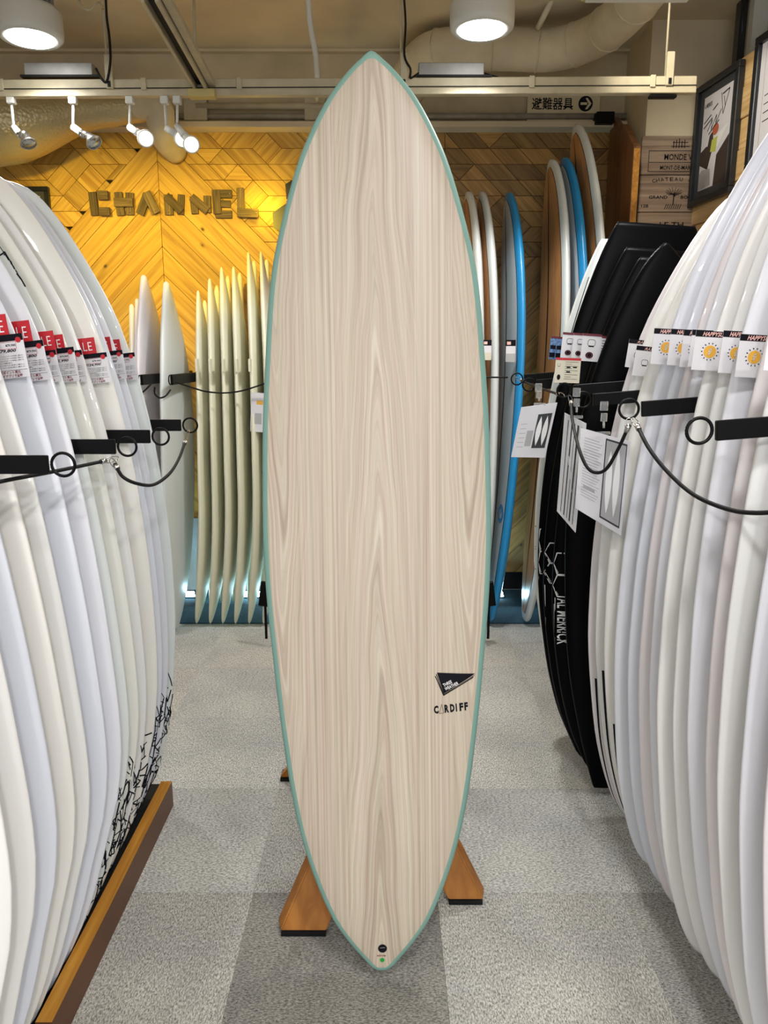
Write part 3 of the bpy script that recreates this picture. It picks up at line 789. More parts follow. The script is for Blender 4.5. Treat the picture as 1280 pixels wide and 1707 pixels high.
# ------------------------------------------------------------------ SOFT BOARDS (tail up) beside the aisle on the right
TSf = [0, .012, .04, .1, .2, .35, .5, .65, .8, .92, .985, 1]
WSf = [.01, .055, .09, .145, .205, .262, .282, .274, .240, .186, .143, .128]
SB = []
specs = [('E', 2.76, .80, .885, 1.865, 'lbwhite', 'white foam surfboard standing tail up behind the black boards, dark pinline along its edge', .97),
         ('F', 2.69, .80, .905, 1.825, 'lbwhite', 'second white foam surfboard standing tail up directly behind the black boards', .97),
         ('A', 2.60, .775, .895, 1.895, 'softblack', 'tallest black foam surfboard with wide square tail up beside the right rack', 1.0),
         ('B', 2.52, .775, .905, 1.805, 'softblack', 'middle black square-tailed foam surfboard between the tallest and the front square one', 1.0),
         ('C', 2.44, .785, .925, 1.765, 'softblack', 'front black square-tailed foam surfboard with white hexagons and lettering', 1.0)]
def softdecals(B, o, mw, ink, hexpx, textpx, bars):
    inv = mw.inverted(); yf = (mw @ Vector((0, -.03, .7))).y
    def lp(x, y):
        q = inv @ at(x, y, yf); return (q.x, q.z)
    fn = lambda u, v: B.deck(max(-B.hw(v/B.L)*.995, u), v, .0011)
    F_ = Flat()
    for cx_, cy_, rr in hexpx:
        P = [lp(cx_+rr*cos(k*pi/3+0)*1.0, cy_-rr*sin(k*pi/3)*.98) for k in range(6)]
        for k in range(6): F_.line(P[k], P[(k+1) % 6], .004)
        P = [lp(cx_+rr*.86*cos(k*pi/3), cy_-rr*.86*sin(k*pi/3)*.98) for k in range(6)]
        F_.line(P[3], P[4], .0018)
    if F_.f: F_.build('hexagon_print', ink, fn, o)
    if textpx:
        G = Flat(); s_, xa, xb, ya, yb = textpx
        vs, fs, _, _ = textgeo(s_, 0, .008, 1.05)
        # rotated a quarter turn: reads downwards
        q0, q1 = lp(xa, yb), lp(xb, ya)
        b = len(G.v); G.v += [lp(xa+v*(xb-xa), ya+u*(yb-ya)) for u, v in vs]; G.f += fs
        G.build('lettering', ink, fn, o)
    if bars:
        G = Flat()
        for (xa, ya, xb, yb, wpx) in bars: G.line(lp(xa, ya), lp(xb, yb), wpx*.0021)
        G.build('bar_print', ink, fn, o)
for key, Y, xb, xt, L, mt, lab, wf in specs:
    B = Board(L, TSf, [v*wf for v in WSf], .056, n=2.6, rn=0, rt=0)
    mw = stand((xb, Y, .02), (xt, Y+.002, .02+L))
    o = empty('foam_surfboard', mw=mw); B.mesh('board_body', M[mt], o)
    tag(o, lab, 'surfboard', 'foam surfboards standing tail up')
    if key == 'E':
        B.strip('pinline', M['ink'], pi-.5, .04, .35, .93, o); softdecals(B, o, mw, M['ink'], [(896, 896, 20), (896, 934, 20)], None, [])
    if key == 'F': pass
    if key == 'A': softdecals(B, o, mw, M['whiteink'], [(913, 903, 28-6), (913, 940, 22)], ('AL MERRICK', 894, 900, 962, 1032), [(890, 962, 890, 1032, 1.0)])
    if key == 'B': softdecals(B, o, mw, M['whiteink'], [(928, 924, 20), (928, 957, 20)], None, [(910, 978, 910, 1048, 1.0)])
    if key == 'C': softdecals(B, o, mw, M['whiteink'], [(941, 942, 21), (941, 979, 21)], ('AL MERRICK', 930, 951, 1000, 1077), [(927, 999, 927, 1077, .9), (925.5, 1010, 925.5, 1060, .5)])
    SB.append((B, mw, Y))
TD = [0, .01, .04, .12, .25, .4, .55, .7, .82, .92, .97, 1]
WD_ = [.135, .142, .158, .195, .24, .262, .265, .235, .18, .105, .055, .004]
BD = Board(1.80, TD, WD_, .056, n=2.6, rn=0, rt=0)
mwD = stand((.865, 2.36, .02), (.842, 2.362, 1.82))
oD = BD.mesh('foam_surfboard', M['softblack'], None, mwD); tag(oD, 'black foam surfboard with pointed nose up, square tail on the carpet beside the white boards', 'surfboard', 'foam surfboards standing tail up')
oD['group'] = 'black foam surfboards'

# ------------------------------------------------------------------ BACK-LEFT BOARDS (rail to the camera)
Ynar = [0, .02, .08, .2, .35, .5, .65, .8, .92, .98, 1]
Wnar = [.004, .05, .11, .18, .225, .245, .235, .18, .09, .03, .002]
def railboard(name, xtail, xnose, ztop, mat, label, group, ytail=4.03, ynose=4.32, wid=1.0, yaw=0.0, rn=.05, rt=.035, th=.062, n=2.3, parts=None, tip=.38):
    L = ztop-.02; xnose += rn; xtail += rt
    mw = Matrix.Translation((xtail, ytail, .015)) @ stand((0, 0, 0), (xnose-xtail, ynose-ytail, L)) @ Matrix.Rotation(-pi/2+yaw, 4, 'Z')
    B = Board(L, Ynar, [v*wid for v in Wnar], th, n=n, rn=rn, rt=rt); B.tip = tip
    if parts:
        o = empty(name, mw=mw); B.mesh('board_body', mat, o); parts(B, o)
    else: o = B.mesh(name, mat, None, mw)
    tag(o, label, 'surfboard', group); return B, mw, o
def X_(px, py, Y): return at(px, py, Y).x
ords6 = ['first', 'second', 'third', 'fourth', 'fifth', 'sixth']
crm = [(329, 477, 330), (348, 457, 353), (368, 438, 374), (388, 437, 395), (413, 413, 418), (434, 412, 442)]
for k, (xp, yp, xb) in enumerate(crm):
    zt = at(xp, yp, 4.25).z
    def prt(B, o, k=k):
        B.strip('tail_pad', M['ink'], radians(42), .05, .52, .86, o)
    railboard('surfboard', X_(xb, 1041, 3.99)-.01, X_(xp, yp, 4.25), zt, M['cream'], 'cream surfboard seen edge-on against the back wall, %s from the left of the cream row' % ords6[k], 'cream surfboards in the back rack', 4.0, 4.26, wid=.9, rn=.05, rt=.075, th=.050, parts=prt, tip=.12)
# second row behind
for k, (xp, yp) in enumerate([(341, 496), (361, 471), (379, 455), (399, 450), (423, 430), (444, 428)]):
    zt = at(xp, yp, 4.52).z
    railboard('surfboard', X_(xp, 1010, 4.5), X_(xp, yp, 4.54), zt, M['cream'], 'shaded cream surfboard tip in the row behind, peeping out right of the %s cream board' % ords6[k], 'cream surfboards of the hidden second row', 4.36, 4.54, wid=.36, rn=.02, rt=.02, th=.05)
pur = [((219, 495), (216, 1036), 1, 4.04, 4.40, .055, .55, 0, 'lilac-white surfboard at the far left of the back rack, mostly hidden'), ((228, 489), (232, 1036), 4, 3.98, 4.28, .045, .8, 0, 'narrow pinkish white surfboard second from left in the back rack'),
       ((238, 452), (256, 1036), 4, 3.92, 4.14, .060, 1.0, -6, 'broad pinkish white surfboard with thin stringer behind the left black arm')]
for (tp, bt, tn, ya, yb, th_, wd_, yw, lab) in pur:
    zt = at(tp[0], tp[1], yb).z
    def prt(B, o):
        B.strip('stringer', M['ink'], pi/2, .012, .03, .97, o)
    railboard('surfboard', X_(bt[0], bt[1], ya), X_(tp[0], tp[1], yb), zt, board_white(tn, TINTS[tn]), lab, 'white surfboards at the left of the back rack', ya, yb, wid=wd_, yaw=radians(yw), rn=.06, rt=.04, th=th_, parts=prt)
def prt(B, o): B.strip('stringer', M['ink'], pi/2, .012, .03, .97, o)
railboard('surfboard', X_(297, 1036, 3.92)-.015, X_(276, 464, 4.1), at(276, 464, 4.1).z, board_white(3, TINTS[3]), 'greyish white surfboard with thin stringer left of the cream row, bungee hook in front', 'white surfboards at the left of the back rack', 3.90, 4.1, wid=1.0, yaw=radians(-4), rn=.06, rt=.03, th=.062, parts=prt)

# ------------------------------------------------------------------ BACK-RIGHT LONGBOARDS
def longparts(deckmat, ins=.045, str_=True):
    def f(B, o):
        B.inlay('pinline', M['ink'], ins-.004, .0006, o, NS=50, NC=10)
        d = B.inlay('deck_panel', deckmat, ins, .0014, o, NS=50, NC=10)
        if str_: B.inlay('stringer', M['ink'], ins+.001, .0020, o, NS=40, NC=2, x0=-.05, x1=.05)
    return f
lbs = [((783, 315), (775, 1036), 'lbwhite', 'orangedeck', 'white-railed longboard with orange wood deck closest to the standing board', .07),
       ((805, 315), (800, 1036), 'lbwhite', 'orangedeck', 'white-railed longboard with orange deck just left of the single blue board', .07),
       ((850, 317), (822, 1041), 'blueboard', 'greydeck', 'bright blue railed surfboard with pale grey deck standing alone by the right back wall', .11),
       ((922, 262), (882, 1040), 'lbwhite', 'orangedeck', 'tall longboard with wide orange wood deck and white rail left of the hidden blue board', .12),
       ((943, 259), (935, 1036), 'blueboard', 'greydeck', 'blue railed longboard squeezed between two white-railed longboards', .10),
       ((963, 203), (975, 1036), 'lbwhite', 'orangedeck', 'tallest longboard with orange wood deck and white rail near the side panel', .12)]
Tlb = [0, .01, .03, .08, .2, .35, .5, .65, .8, .9, .96, .99, 1]
Wlb = [.03, .07, .10, .15, .215, .26, .28, .28, .25, .20, .135, .065, .004]
LBx = []
for (tp, bt, rm, dm, lab, rk) in lbs:
    Yn = 4.3; zt = at(tp[0], tp[1], Yn).z; L = zt-.02
    xa, xb = X_(bt[0], bt[1], 4.0)+.005, X_(tp[0], tp[1], Yn)+rk*.75-.008
    mw = Matrix.Translation((xa+.01, 4.03, .02)) @ stand((0, 0, 0), (xb-xa-.01, .27, L)) @ Matrix.Rotation(-pi/2+radians(2), 4, 'Z')
    B = Board(L, Tlb, Wlb, .066, n=2.6, rn=rk*.75, rt=.03)
    # bow: rocker measured from the ends
    o = empty('longboard', mw=mw); B.mesh('board_body', M[rm], o, NS=60); longparts(M[dm])(B, o)
    tag(o, lab, 'surfboard'); LBx.append((B, mw, o))
    if rm == 'blueboard' and tp[0] == 850:
        F_ = Flat(); F_.annulus((.13, .62), .028, .052, 20); F_.line((.13, .62), (.165, .66), .014)
        F_.build('round_emblem', M['blueboard'], lambda u, v, B=B: B.deck(u, v, .0025), o)
# dark boards lying behind on the right and one edge with print
B = Board(2.2, Tlb, Wlb, .07, n=2.5, rn=.06, rt=.03)
mw = Matrix.Translation((.86, 4.22, .02)) @ stand((0, 0, 0), (.12, .18, 2.2)) @ Matrix.Rotation(-pi/2+radians(2), 4, 'Z')

# ------------------------------------------------------------------ RACKS, ARMS, RINGS
def arm(root, x_ring, y, z, length, dirx, hz=.036, R=.0225, off=Vector((0, 0, 0))):
    mw = Matrix.Translation(-Vector(root.location))
    x0 = x_ring+dirx*(R+.006)
    tilt = radians(4.5) if dirx > 0 else 0
    a = MB().box((x0+dirx*length/2*cos(tilt), y, z+sin(tilt)*length/2), (length, .010, hz), R=Matrix.Rotation(-tilt, 3, 'Y'), ch=.0015).build('arm', M['black'], root, mw)
    MB().ring((x_ring, y, z), (1, 0, 0), (0, 0, 1), R, .0030).build('ring', M['black'], a)
    return a
rl = empty('surfboard_rack', (-1.0, 1.8, 0)); tag(rl, 'left display rack with black ringed arms and amber-edged wooden base rail', 'rack')
mwl = Matrix.Translation((1.0, -1.8, 0))
pl = MB(); pl.box((-.7315, 1.815, .045), (.026, .93, .09), mi=0)
# inner support & top lip in amber
plo = MB()
plo.add([(-.748, 1.35, .0), (-.712, 1.35, 0), (-.712, 2.28, 0), (-.748, 2.28, 0), (-.748, 1.35, .09), (-.712, 1.35, .09), (-.712, 2.28, .09), (-.748, 2.28, .09)],
        [(0, 3, 2, 1), (0, 1, 5, 4), (1, 2, 6, 5), (2, 3, 7, 6), (3, 0, 4, 7)], 0)
plo.add([(-.748, 1.35, .0902), (-.712, 1.35, .0902), (-.712, 2.28, .0902), (-.748, 2.28, .0902)], [(0, 1, 2, 3)], 1)
plo.build('base_rail', [M['plinthside'], M['plinthtop']], rl, mwl)
MB().box((-1.06, 1.62, .010), (.62, 1.52, .02), ch=.003).build('rubber_mat', M['rubber'], rl, mwl)
MB().box((-1.46, 1.7, .85), (.03, 1.5, 1.7), ch=.003).build('back_panel', M['brownpanel'], rl, mwl)
for x_, y_, z_2 in ((-.621, 1.440, 1.283), (-.626, 1.822, 1.272), (-.607, 2.037, 1.274), (-.609, 2.362, 1.275)):
    arm(rl, x_, y_, z_2, .80, -1)
rr = empty('surfboard_rack', (1.0, 1.7, 0)); tag(rr, 'right display rack with black ringed arms between the white boards', 'rack')
mwr = Matrix.Translation((-1.0, -1.7, 0))
for x_, y_, z_2 in ((.530, 1.262, 1.366), (.540, 1.665, 1.374), (.548, 2.085, 1.37), (.546, 2.30, 1.386)):
    arm(rr, x_, y_, z_2, .80, 1, R=.0215, hz=.034)
MB().box((1.40, 1.75, .85), (.03, 1.4, 1.7), ch=.003).build('back_panel', M['brownpanel'], rr, mwr)
rf = empty('surfboard_rack', (1.0, 2.6, 0)); tag(rf, 'black ringed arms of the rack holding the black foam boards', 'rack')
for x_, y_, z_2 in ((.545, 2.86, 1.382), (.545, 3.12, 1.395)): arm(rf, x_, y_, z_2, .78, 1, R=.0235, hz=.038)
MB().box((1.36, 2.9, .85), (.03, .6, 1.7), ch=.003).build('back_panel', M['brownpanel'], rf, Matrix.Translation((-1.0, -2.6, 0)))
# back-left arms reaching from the wall
rb = empty('surfboard_rack', (-1.1, 4.5, 0)); tag(rb, 'two black arms reaching out from the back wall around the stringer boards at left', 'rack')
for x_, yy0 in ((-1.022, 3.66), (-1.160, 3.64)):
    a = MB().box((x_, (4.6+yy0)/2, 1.375), (.012, 4.6-yy0, .05), ch=.002).build('arm', M['black'], rb, Matrix.Translation((1.1, -4.5, 0)))
    MB().ring((x_, yy0-.024, 1.375), (0, 1, 0), (0, 0, 1), .022, .003).build('ring', M['black'], a)
MB().box((-1.0, 2.80, .045), (.22, .08, .09), ch=.003).build('base_foot', M['standwood'], rb, Matrix.Translation((1.1, -4.5, 0)))

# ------------------------------------------------------------------ BUNGEE CORDS
def hookpart(root, p, d, ring_p, mw):
    d = Vector(d).normalized(); p = Vector(p)
    MB().tube([p-d*.009, p+d*.009], [.0062, .0062], 12).build('ferrule', M['metal'], root, mw)
    q = Vector(ring_p); m_ = (p+q)/2; sd = d.cross(Vector((0, 1, 0))).normalized()*.005
    MB().tube(sm([p+sd, m_+sd*1.4, q+sd*.8, q-sd*.8, m_-sd*1.4, p-sd], 5), .0011, 6).build('hook', M['metal'], root, mw)
def cord(label, pxs, r, ends, k=6, name='bungee_cord'):
    P = sm([at(x, y, Y) for x, y, Y in pxs], k); c = P[len(P)//2]
    root = empty(name, c); mw = Matrix.Translation(-c)
    MB().tube(P, r, 8).build('elastic_cord', M['rubber'], root, mw)
    for end, (rx, ry, rY) in ends:
        p = P[0] if end == 0 else P[-1]; q = P[1] if end == 0 else P[-2]
        hookpart(root, p, (p-q), at(rx, ry, rY), mw)
    tag(root, label, 'cord'); return root
cord('taut black elastic cord from the left edge to the second left rack ring', [(-60, 820, 1.30), (0, 803, 1.38), (90, 786, 1.55), (172, 769, 1.75)], .0042, [(1, (196, 764, 1.81))])
cord('drooping black elastic cord hanging between two rings of the left rack', [(194, 778, 1.77), (205, 795, 1.74), (228, 806, 1.76), (256, 808, 1.86), (282, 790, 1.95), (298, 765, 2.08), (308, 738, 2.22)], .0042, [(0, (184, 766, 1.81)), (1, (314, 718, 2.33))])
cord('thin black elastic cord drooping across the cream boards on the back wall', [(293, 637, 3.58), (326, 648, 3.75), (345, 653, 3.85), (375, 655, 3.90), (405, 651, 3.90), (440, 640, 3.88), (470, 632, 3.86)], .0042, [])
cord('short black elastic cord left of the back wall arm ends', [(228, 662, 3.52), (240, 652, 3.52), (252, 640, 3.53)], .004, [])
cord('small black elastic loop hanging under the left back wall arm', [(258, 645, 3.5), (258, 656, 3.5), (266, 663, 3.5), (276, 660, 3.5), (284, 650, 3.54)], .004, [])
cord('thin black elastic cord from behind the standing board to the far right ring', [(780, 629, 3.05), (815, 629, 3.08), (846, 629, 3.1)], .0035, [])
cord('black elastic cord sloping between the two far rings on the right', [(868, 634, 3.08), (890, 643, 2.85), (912, 651, 2.6), (930, 657, 2.38)], .0042, [(0, (860, 629, 3.12)), (1, (940, 660, 2.3))])
cord('black elastic cord drooping in front of the laminated sheets', [(952, 672, 2.10), (954, 700, 2.0), (964, 745, 1.86), (978, 778, 1.80), (994, 788, 1.78), (1012, 780, 1.76), (1032, 745, 1.72), (1046, 714, 1.66)], .0042, [(0, (950, 660, 2.28)), (1, (1048, 698, 1.66))])
cord('long black elastic cord drooping off the right edge across the white boards', [(1063, 712, 1.63), (1082, 748, 1.55), (1112, 786, 1.48), (1155, 824, 1.40), (1210, 848, 1.32), (1260, 855, 1.26), (1330, 850, 1.2)], .0042, [(0, (1056, 698, 1.66))])

# ------------------------------------------------------------------ PRICE CARDS
def cardroot(name, x0, y0, x1, y1, Y, tilt, label, cat, group, body, th=.0008):
    c = at((x0+x1)/2, (y0+y1)/2, Y); D = depth(c); W_, H_ = (x1-x0)/CF*D, (y1-y0)/CF*D*1.0
    mw = Matrix.Translation(c) @ Matrix.Rotation(-tilt, 4, 'Y')
    o = empty(name, mw=mw); tag(o, label, cat, group)
    MB().box((0, th/2, 0), (W_, th, H_)).build('card', body, o)
    return o, W_, H_
def onp(dx, dz, off=.0006): return lambda u, v: Vector((u+dx, -off, v+dz))
ORDC = {0: 'farthest', 1: 'second from the far end', 3: 'third from the far end', 4: 'fourth from the far end', 5: 'fifth from the far end', 6: 'sixth from the far end', 7: 'seventh from the far end', 8: 'eighth from the far end', 9: 'nearest'}
prices = {0: 'V', 1: '¥134,900', 3: '¥124,900', 4: '¥79,900', 5: '¥71,990', 6: '¥79,900', 7: '¥79,800', 8: '¥79,800', 9: '¥79,800'}
cards = [(0, 181, 228, 587, 637, (157, 202, 566, 596)), (1, 160, 208, 583, 636, (140, 186, 562, 592)), (3, 132, 182, 587, 642, (110, 160, 563, 594)),
         (4, 92, 141, 583, 641, None), (5, 79, 128, 578, 640, (59, 108, 558, 592)), (6, 47, 98, 583, 641, (41, 92, 552, 588)),
         (7, 20, 78, 567, 638, (-4, 53, 535, 578)), (8, -16, 44, 556, 633, (-45, 14, 525, 570)), (9, -62, -4, 556, 640, None)]
tl = radians(6)
for i, x0, x1, y0, y1, fg in cards:
    Y = YL[i]+.94*KL[i]-.036
    o, W_, H_ = cardroot('price_card', x0, y0+3, x1, y1-3, Y, tl, 'white price card with black header, left rack, ' + ORDC[i], 'price tag', 'price cards in the left rack', M['paper'])
    Flat().rect(-W_/2, H_/2-.155*H_, W_/2, H_/2).build('header_strip', M['ink'], onp(0, 0), o)
    Flat().disc((W_*.36, H_*.36), .0062, 18).build('red_dot', M['red'], onp(0, 0, .0012), o)
    P_ = Flat(); P_.frame(-W_*.40, H_*.17, W_*.28, H_*.33, .0007); P_.build('price_box', M['red'], onp(0, 0), o)
    T_ = Flat(); T_.text('¥79,900', -W_*.02, H_*.21, W_*.28, H_*.07, bold=.015)
    T_.text(prices[i], -W_*.30, H_*.08, W_*.55 if len(prices[i]) > 2 else W_*.15, H_*.085, shear=.25, bold=.03)
    for q in range(6):
        yy = H_*(.02-.052*q); T_.text('スピードとコントロール性能'[q:]+'に優れた板'[:4], -W_*.42, yy-.028*H_, W_*(.84 if q != 3 else .5), H_*.030, bold=.0)
    T_.rect(-W_*.46, -H_*.325, W_*.46, -H_*.318)
    T_.build('printed_text', M['ink'], onp(0, 0), o)
    R_ = Flat(); R_.text('楽天ポイント還元', -W_*.40, -H_*.405, W_*.66, H_*.075, bold=.02); R_.text('カタギアプリで登録', -W_*.42, -H_*.485, W_*.72, H_*.072, bold=.02)
    R_.build('red_text', M['redink'], onp(0, 0), o)
    if fg:
        fx0, fx1, fy0, fy1 = fg
        f, FW, FH = cardroot('sale_card', fx0, fy0+2, fx1, fy1+6, Y+.004, tl, 'red SALE card behind a price card, left rack, ' + ORDC[i], 'sale sign', 'SALE cards in the left rack', M['red'])
        Flat().text('SALE', -FW*.32, -FH*.10, FW*.70, FH*.40, bold=-.008, spacing=1.05).build('lettering', M['whiteink'], onp(0, 0), f)
def shapes_sun(o, W_, H_, cx=.02, cz=-.02):
    c = (W_*cx, H_*cz); r = min(W_, H_)*.20
    Flat().disc(c, r, 24).build('sun_disc', M['sun'], onp(0, 0), o)
    R_ = Flat()
    for k in range(14):
        a = 2*pi*k/14; R_.line((c[0]+cos(a)*r*1.18, c[1]+sin(a)*r*1.18), (c[0]+cos(a)*r*1.42, c[1]+sin(a)*r*1.42), r*.16)
    R_.build('sun_rays', M['ink'], onp(0, 0), o)
    Z_ = Flat()
    p = [(.25, .62), (-.12, .30), (.10, .28), (-.25, -.02), (.02, -.05), (-.30, -.60), (.14, -.14), (-.05, -.1), (.25, .18), (.0, .2)]
    for a, b_ in zip(p, p[1:]+p[:1]): Z_.line((c[0]+a[0]*r, c[1]+a[1]*r), (c[0]+b_[0]*r, c[1]+b_[1]*r), r*.10)
    Z_.build('bolt_mark', M['whiteink'], onp(0, 0, .0012), o)
def header(o, W_, H_, txt, hh=.13, ink='pinkink', strip='ink', x0=-.28, wd=.7):
    Flat().rect(-W_/2, H_/2-hh*H_, W_/2, H_/2).build('header_strip', M[strip], onp(0, 0), o)
    if txt: Flat().text(txt, W_*x0, H_/2-hh*H_*.88, W_*wd, hh*H_*.74, shear=.35, bold=.02).build('lettering', M[ink], onp(0, 0, .0012), o)
def sheet_outline(F_, c, s):
    P = [(-.8, .5), (-.5, .95), (.5, .95), (.8, .5), (.8, -.4), (.4, -.9), (-.4, -.9), (-.8, -.4)]
    for a, b_ in zip(P, P[1:]+P[:1]): F_.line((c[0]+a[0]*s, c[1]+a[1]*s*.8), (c[0]+b_[0]*s, c[1]+b_[1]*s*.8), s*.1)
    F_.line((c[0]-.6*s, c[1]-.66*s), (c[0]+.6*s, c[1]-.66*s), s*.28)
suns = [(3, 1087, 1132, 549, 607), (4, 1115, 1160, 550, 609), (5, 1136, 1181, 552, 612), (6, 1150, 1185, 551, 611), (7, 1156, 1208, 553, 617), (8, 1201, 1250, 553, 622), (9, 1229, 1283, 559, 629), (11, 1277, 1335, 552, 618)]
SO = ['leftmost', 'second from left', 'third from left', 'fourth, thin sliver', 'fifth, broadest', 'sixth from left', 'seventh, fully visible', 'at right edge']
for n_, (i, x0, x1, y0, y1) in enumerate(suns):
    o, W_, H_ = cardroot('sun_card', x0, y0, x1, y1, YR[i]-.032, -tl*.5, 'white card with yellow sun, right rack, ' + SO[n_], 'price tag', 'sun cards in the right rack', M['paper'])
    header(o, W_, H_, 'HAPPYSUP', .15, wd=.76); shapes_sun(o, W_, H_)
for n_, (i, x0, x1, y0, y1) in enumerate([(0, 1045, 1078, 567, 613), (1, 1057, 1090, 578, 627)]):
    o, W_, H_ = cardroot('outline_card', x0, y0, x1, y1, YR[i]-.03, -tl, 'small white card with line drawing beside the leftmost sun card, %s' % ('upper left one' if n_ == 0 else 'lower right one'), 'price tag', 'drawing cards in the right rack', M['paper'])
    header(o, W_, H_, '大人気', .15, x0=-.1, wd=.5); F_ = Flat(); sheet_outline(F_, (.002, -.004), W_*.2); F_.build('line_drawing', M['ink'], onp(0, 0), o)
blk = [(916, 927, 561, 599, 2.70, 1), (926, 940, 562, 600, 2.68, 1), (936, 962, 555, 597, 2.535, 0), (954, 978, 556, 598, 2.48, 0), (969, 1001, 557, 602, 2.40, 0), (998, 1022, 561, 603, 2.407, 2)]
BO = ['small blue photo card, leftmost', 'small blue photo card, second from the left', 'white card with maroon header and dark seal, left one', 'white card with maroon header and dark seal, middle one', 'white card with maroon header and dark seal, largest front one', 'text card half hidden by the pointed black board']
for n_, (x0, x1, y0, y1, Y, kind) in enumerate(blk):
    o, W_, H_ = cardroot('info_card', x0, y0, x1, y1, Y, -radians(4), BO[n_]+' on the black foam boards', 'price tag', 'cards on the foam boards', M['bluephoto'] if kind == 1 else M['paper'])
    header(o, W_, H_, '', .09, strip='maroon')
    F_ = Flat()
    if kind == 0: sheet_outline(F_, (0, H_*.16), W_*.24); F_.disc((-W_*.05, -H_*.28), W_*.2, 18, W_*.17)
    elif kind == 1: F_.rect(-W_*.4, -H_*.05, W_*.4, H_*.12); F_.rect(-W_*.45, -H_*.4, W_*.45, -H_*.2)
    else:
        for q in range(7): F_.rect(-W_*.35, H_*(.3-.1*q), W_*(.1+.08*(q % 3)), H_*(.325-.1*q))
    F_.build('print', M['ink'], onp(0, 0), o)
    if kind == 0: Flat().annulus((-W_*.05, -H_*.28), W_*.11, W_*.15, 16).build('seal_ring', M['maroon'], onp(0, 0, .0012), o)
o, W_, H_ = cardroot('info_card', 925, 597, 967, 638, 2.30, -radians(2), 'cream card with red header and table of sizes hanging below the seal cards', 'price tag', None, M['cream_paper'])
header(o, W_, H_, '', .10, strip='red'); F_ = Flat(); sheet_outline(F_, (-W_*.36, H_*.2), W_*.07); F_.disc((-W_*.34, -H_*.28), W_*.07, 16, W_*.11)
for q in range(9): F_.rect(-W_*.12, H_*(.33-.085*q), W_*(.15 if q % 2 else .40), H_*(.345-.085*q))
F_.rect(-W_*.05, H_*.1, W_*.1, H_*.15); F_.rect(W_*.2, H_*.1, W_*.36, H_*.15); F_.rect(-W_*.05, -H_*.08, W_*.1, -H_*.03)
F_.build('print', M['ink'], onp(0, 0), o)
for n_, (x0, x1, y0, y1, Y, lab) in enumerate([(805, 819, 567, 600, 3.88, 'small card with dark photo strip on the white-railed longboard left of the blue board'), (843, 859, 567, 603, 3.88, 'small card with dark photo strip on the blue railed surfboard')]):
    o, W_, H_ = cardroot('info_card', x0, y0, x1, y1, Y, 0, lab, 'price tag', None, M['paper'])
    Flat().rect(-W_/2, H_*.22, W_/2, H_/2).build('photo_strip', M['ink'], onp(0, 0), o); Flat().rect(-W_/2, -H_/2, W_/2, -H_*.12).build('bottom_strip', M['print_grey'] if n_ else M['cream_paper'], onp(0, 0), o)
    F_ = Flat(); F_.rect(-W_*.4, H_*.28, W_*.0, H_*.42); F_.build('photo_detail', M['pinkink'], onp(0, 0, .0012), o)
o, W_, H_ = cardroot('info_card', 418, 655, 441, 720, 3.93, radians(-4), 'white information card on the fifth cream board beside the green rail', 'price tag', None, M['paper'])
Flat().rect(-W_*.1, H_*.2, W_*.35, H_*.30).build('sun_print', M['sun'], onp(0, 0), o); F_ = Flat(); F_.rect(-W_*.2, -H_*.3, W_*.3, -H_*.02)
F_.build('photo_print', M['print_grey'], onp(0, 0), o)
# small clear tag holders on the cream boards
for k in range(5):
    c = at(330+22*k, 609, 3.955); o = MB().box((0, 0, 0), (.010, .05, .065), ch=.001).build('tag_holder', M['cream'], None, Matrix.Translation(c+Vector((-.004, 0, 0))))
    tag(o, 'small tag holder stuck on the %s cream board' % ords6[k], 'tag holder', 'tag holders on the cream boards')

# ------------------------------------------------------------------ LAMINATED SHEETS ON CLEAR CLIPS
def lamsheet(corn, Y4, label, drawer, clip_top, clipbot):
    """corn: photo corners TL,TR,BR,BL with a distance each"""
    P = [at(x, y, Y_) for (x, y), Y_ in zip(corn, Y4)]; c = sum(P, Vector())/4
    o = empty('laminated_sheet', c); mw = Matrix.Translation(-c); tag(o, label, 'sheet')
    nrm = (P[1]-P[0]).cross(P[3]-P[0]).normalized()
    if nrm.y > 0: nrm = -nrm
    vs = [p for p in P]+[p-nrm*.0012 for p in P]
    fs = [(0, 1, 2, 3), (7, 6, 5, 4), (0, 4, 5, 1), (1, 5, 6, 2), (2, 6, 7, 3), (3, 7, 4, 0)]
    s_ = meshobj('sheet', vs, fs, M['paper'], o, mw); fixn(s_)
    def bil(u, v, off=.0008):
        top = P[0].lerp(P[1], u); bot = P[3].lerp(P[2], u); return bot.lerp(top, v)+nrm*off
    drawer(o, mw, bil)
    a, b_ = at(*clip_top), at(*clipbot); m_ = a.lerp(b_, .5)
    k = MB(); k.box(a.lerp(b_, .18), (.020, .006, .024), ch=.001); k.box(a.lerp(b_, .52), (.016, .007, .022), ch=.001); k.tube([a.lerp(b_, .62), a.lerp(b_, .85)], .003, 8)
    k.box(b_, (.034, .005, .008), ch=.001)
    k.build('clip', M['clear'], o, mw)
    return o
def d1(o, mw, fn):
    F_ = Flat(); F_.rect(.52, .18, .92, .82); F_.build('photo_print', M['mat_grey'], fn, o, mw)
    G = Flat()
    for cx in (.62, .80):
        G.poly([(cx+.075*sin(pi*k/9)*(1 if k <= 9 else -1), .22+.56*(k if k <= 9 else 18-k)/9) for k in range(18)][:10]+[(cx-.075*sin(pi*k/9), .22+.56*k/9) for k in range(8, 0, -1)])
    G.build('board_pictures', M['whiteink'], lambda u, v: fn(u, v, .0014), o, mw)
    H_ = Flat(); H_.rect(.30, .22, .48, .52)
    for q in range(6): H_.rect(.08, .2+.09*q, .26, .21+.09*q)
    H_.build('grey_text', M['print_grey'], fn, o, mw)
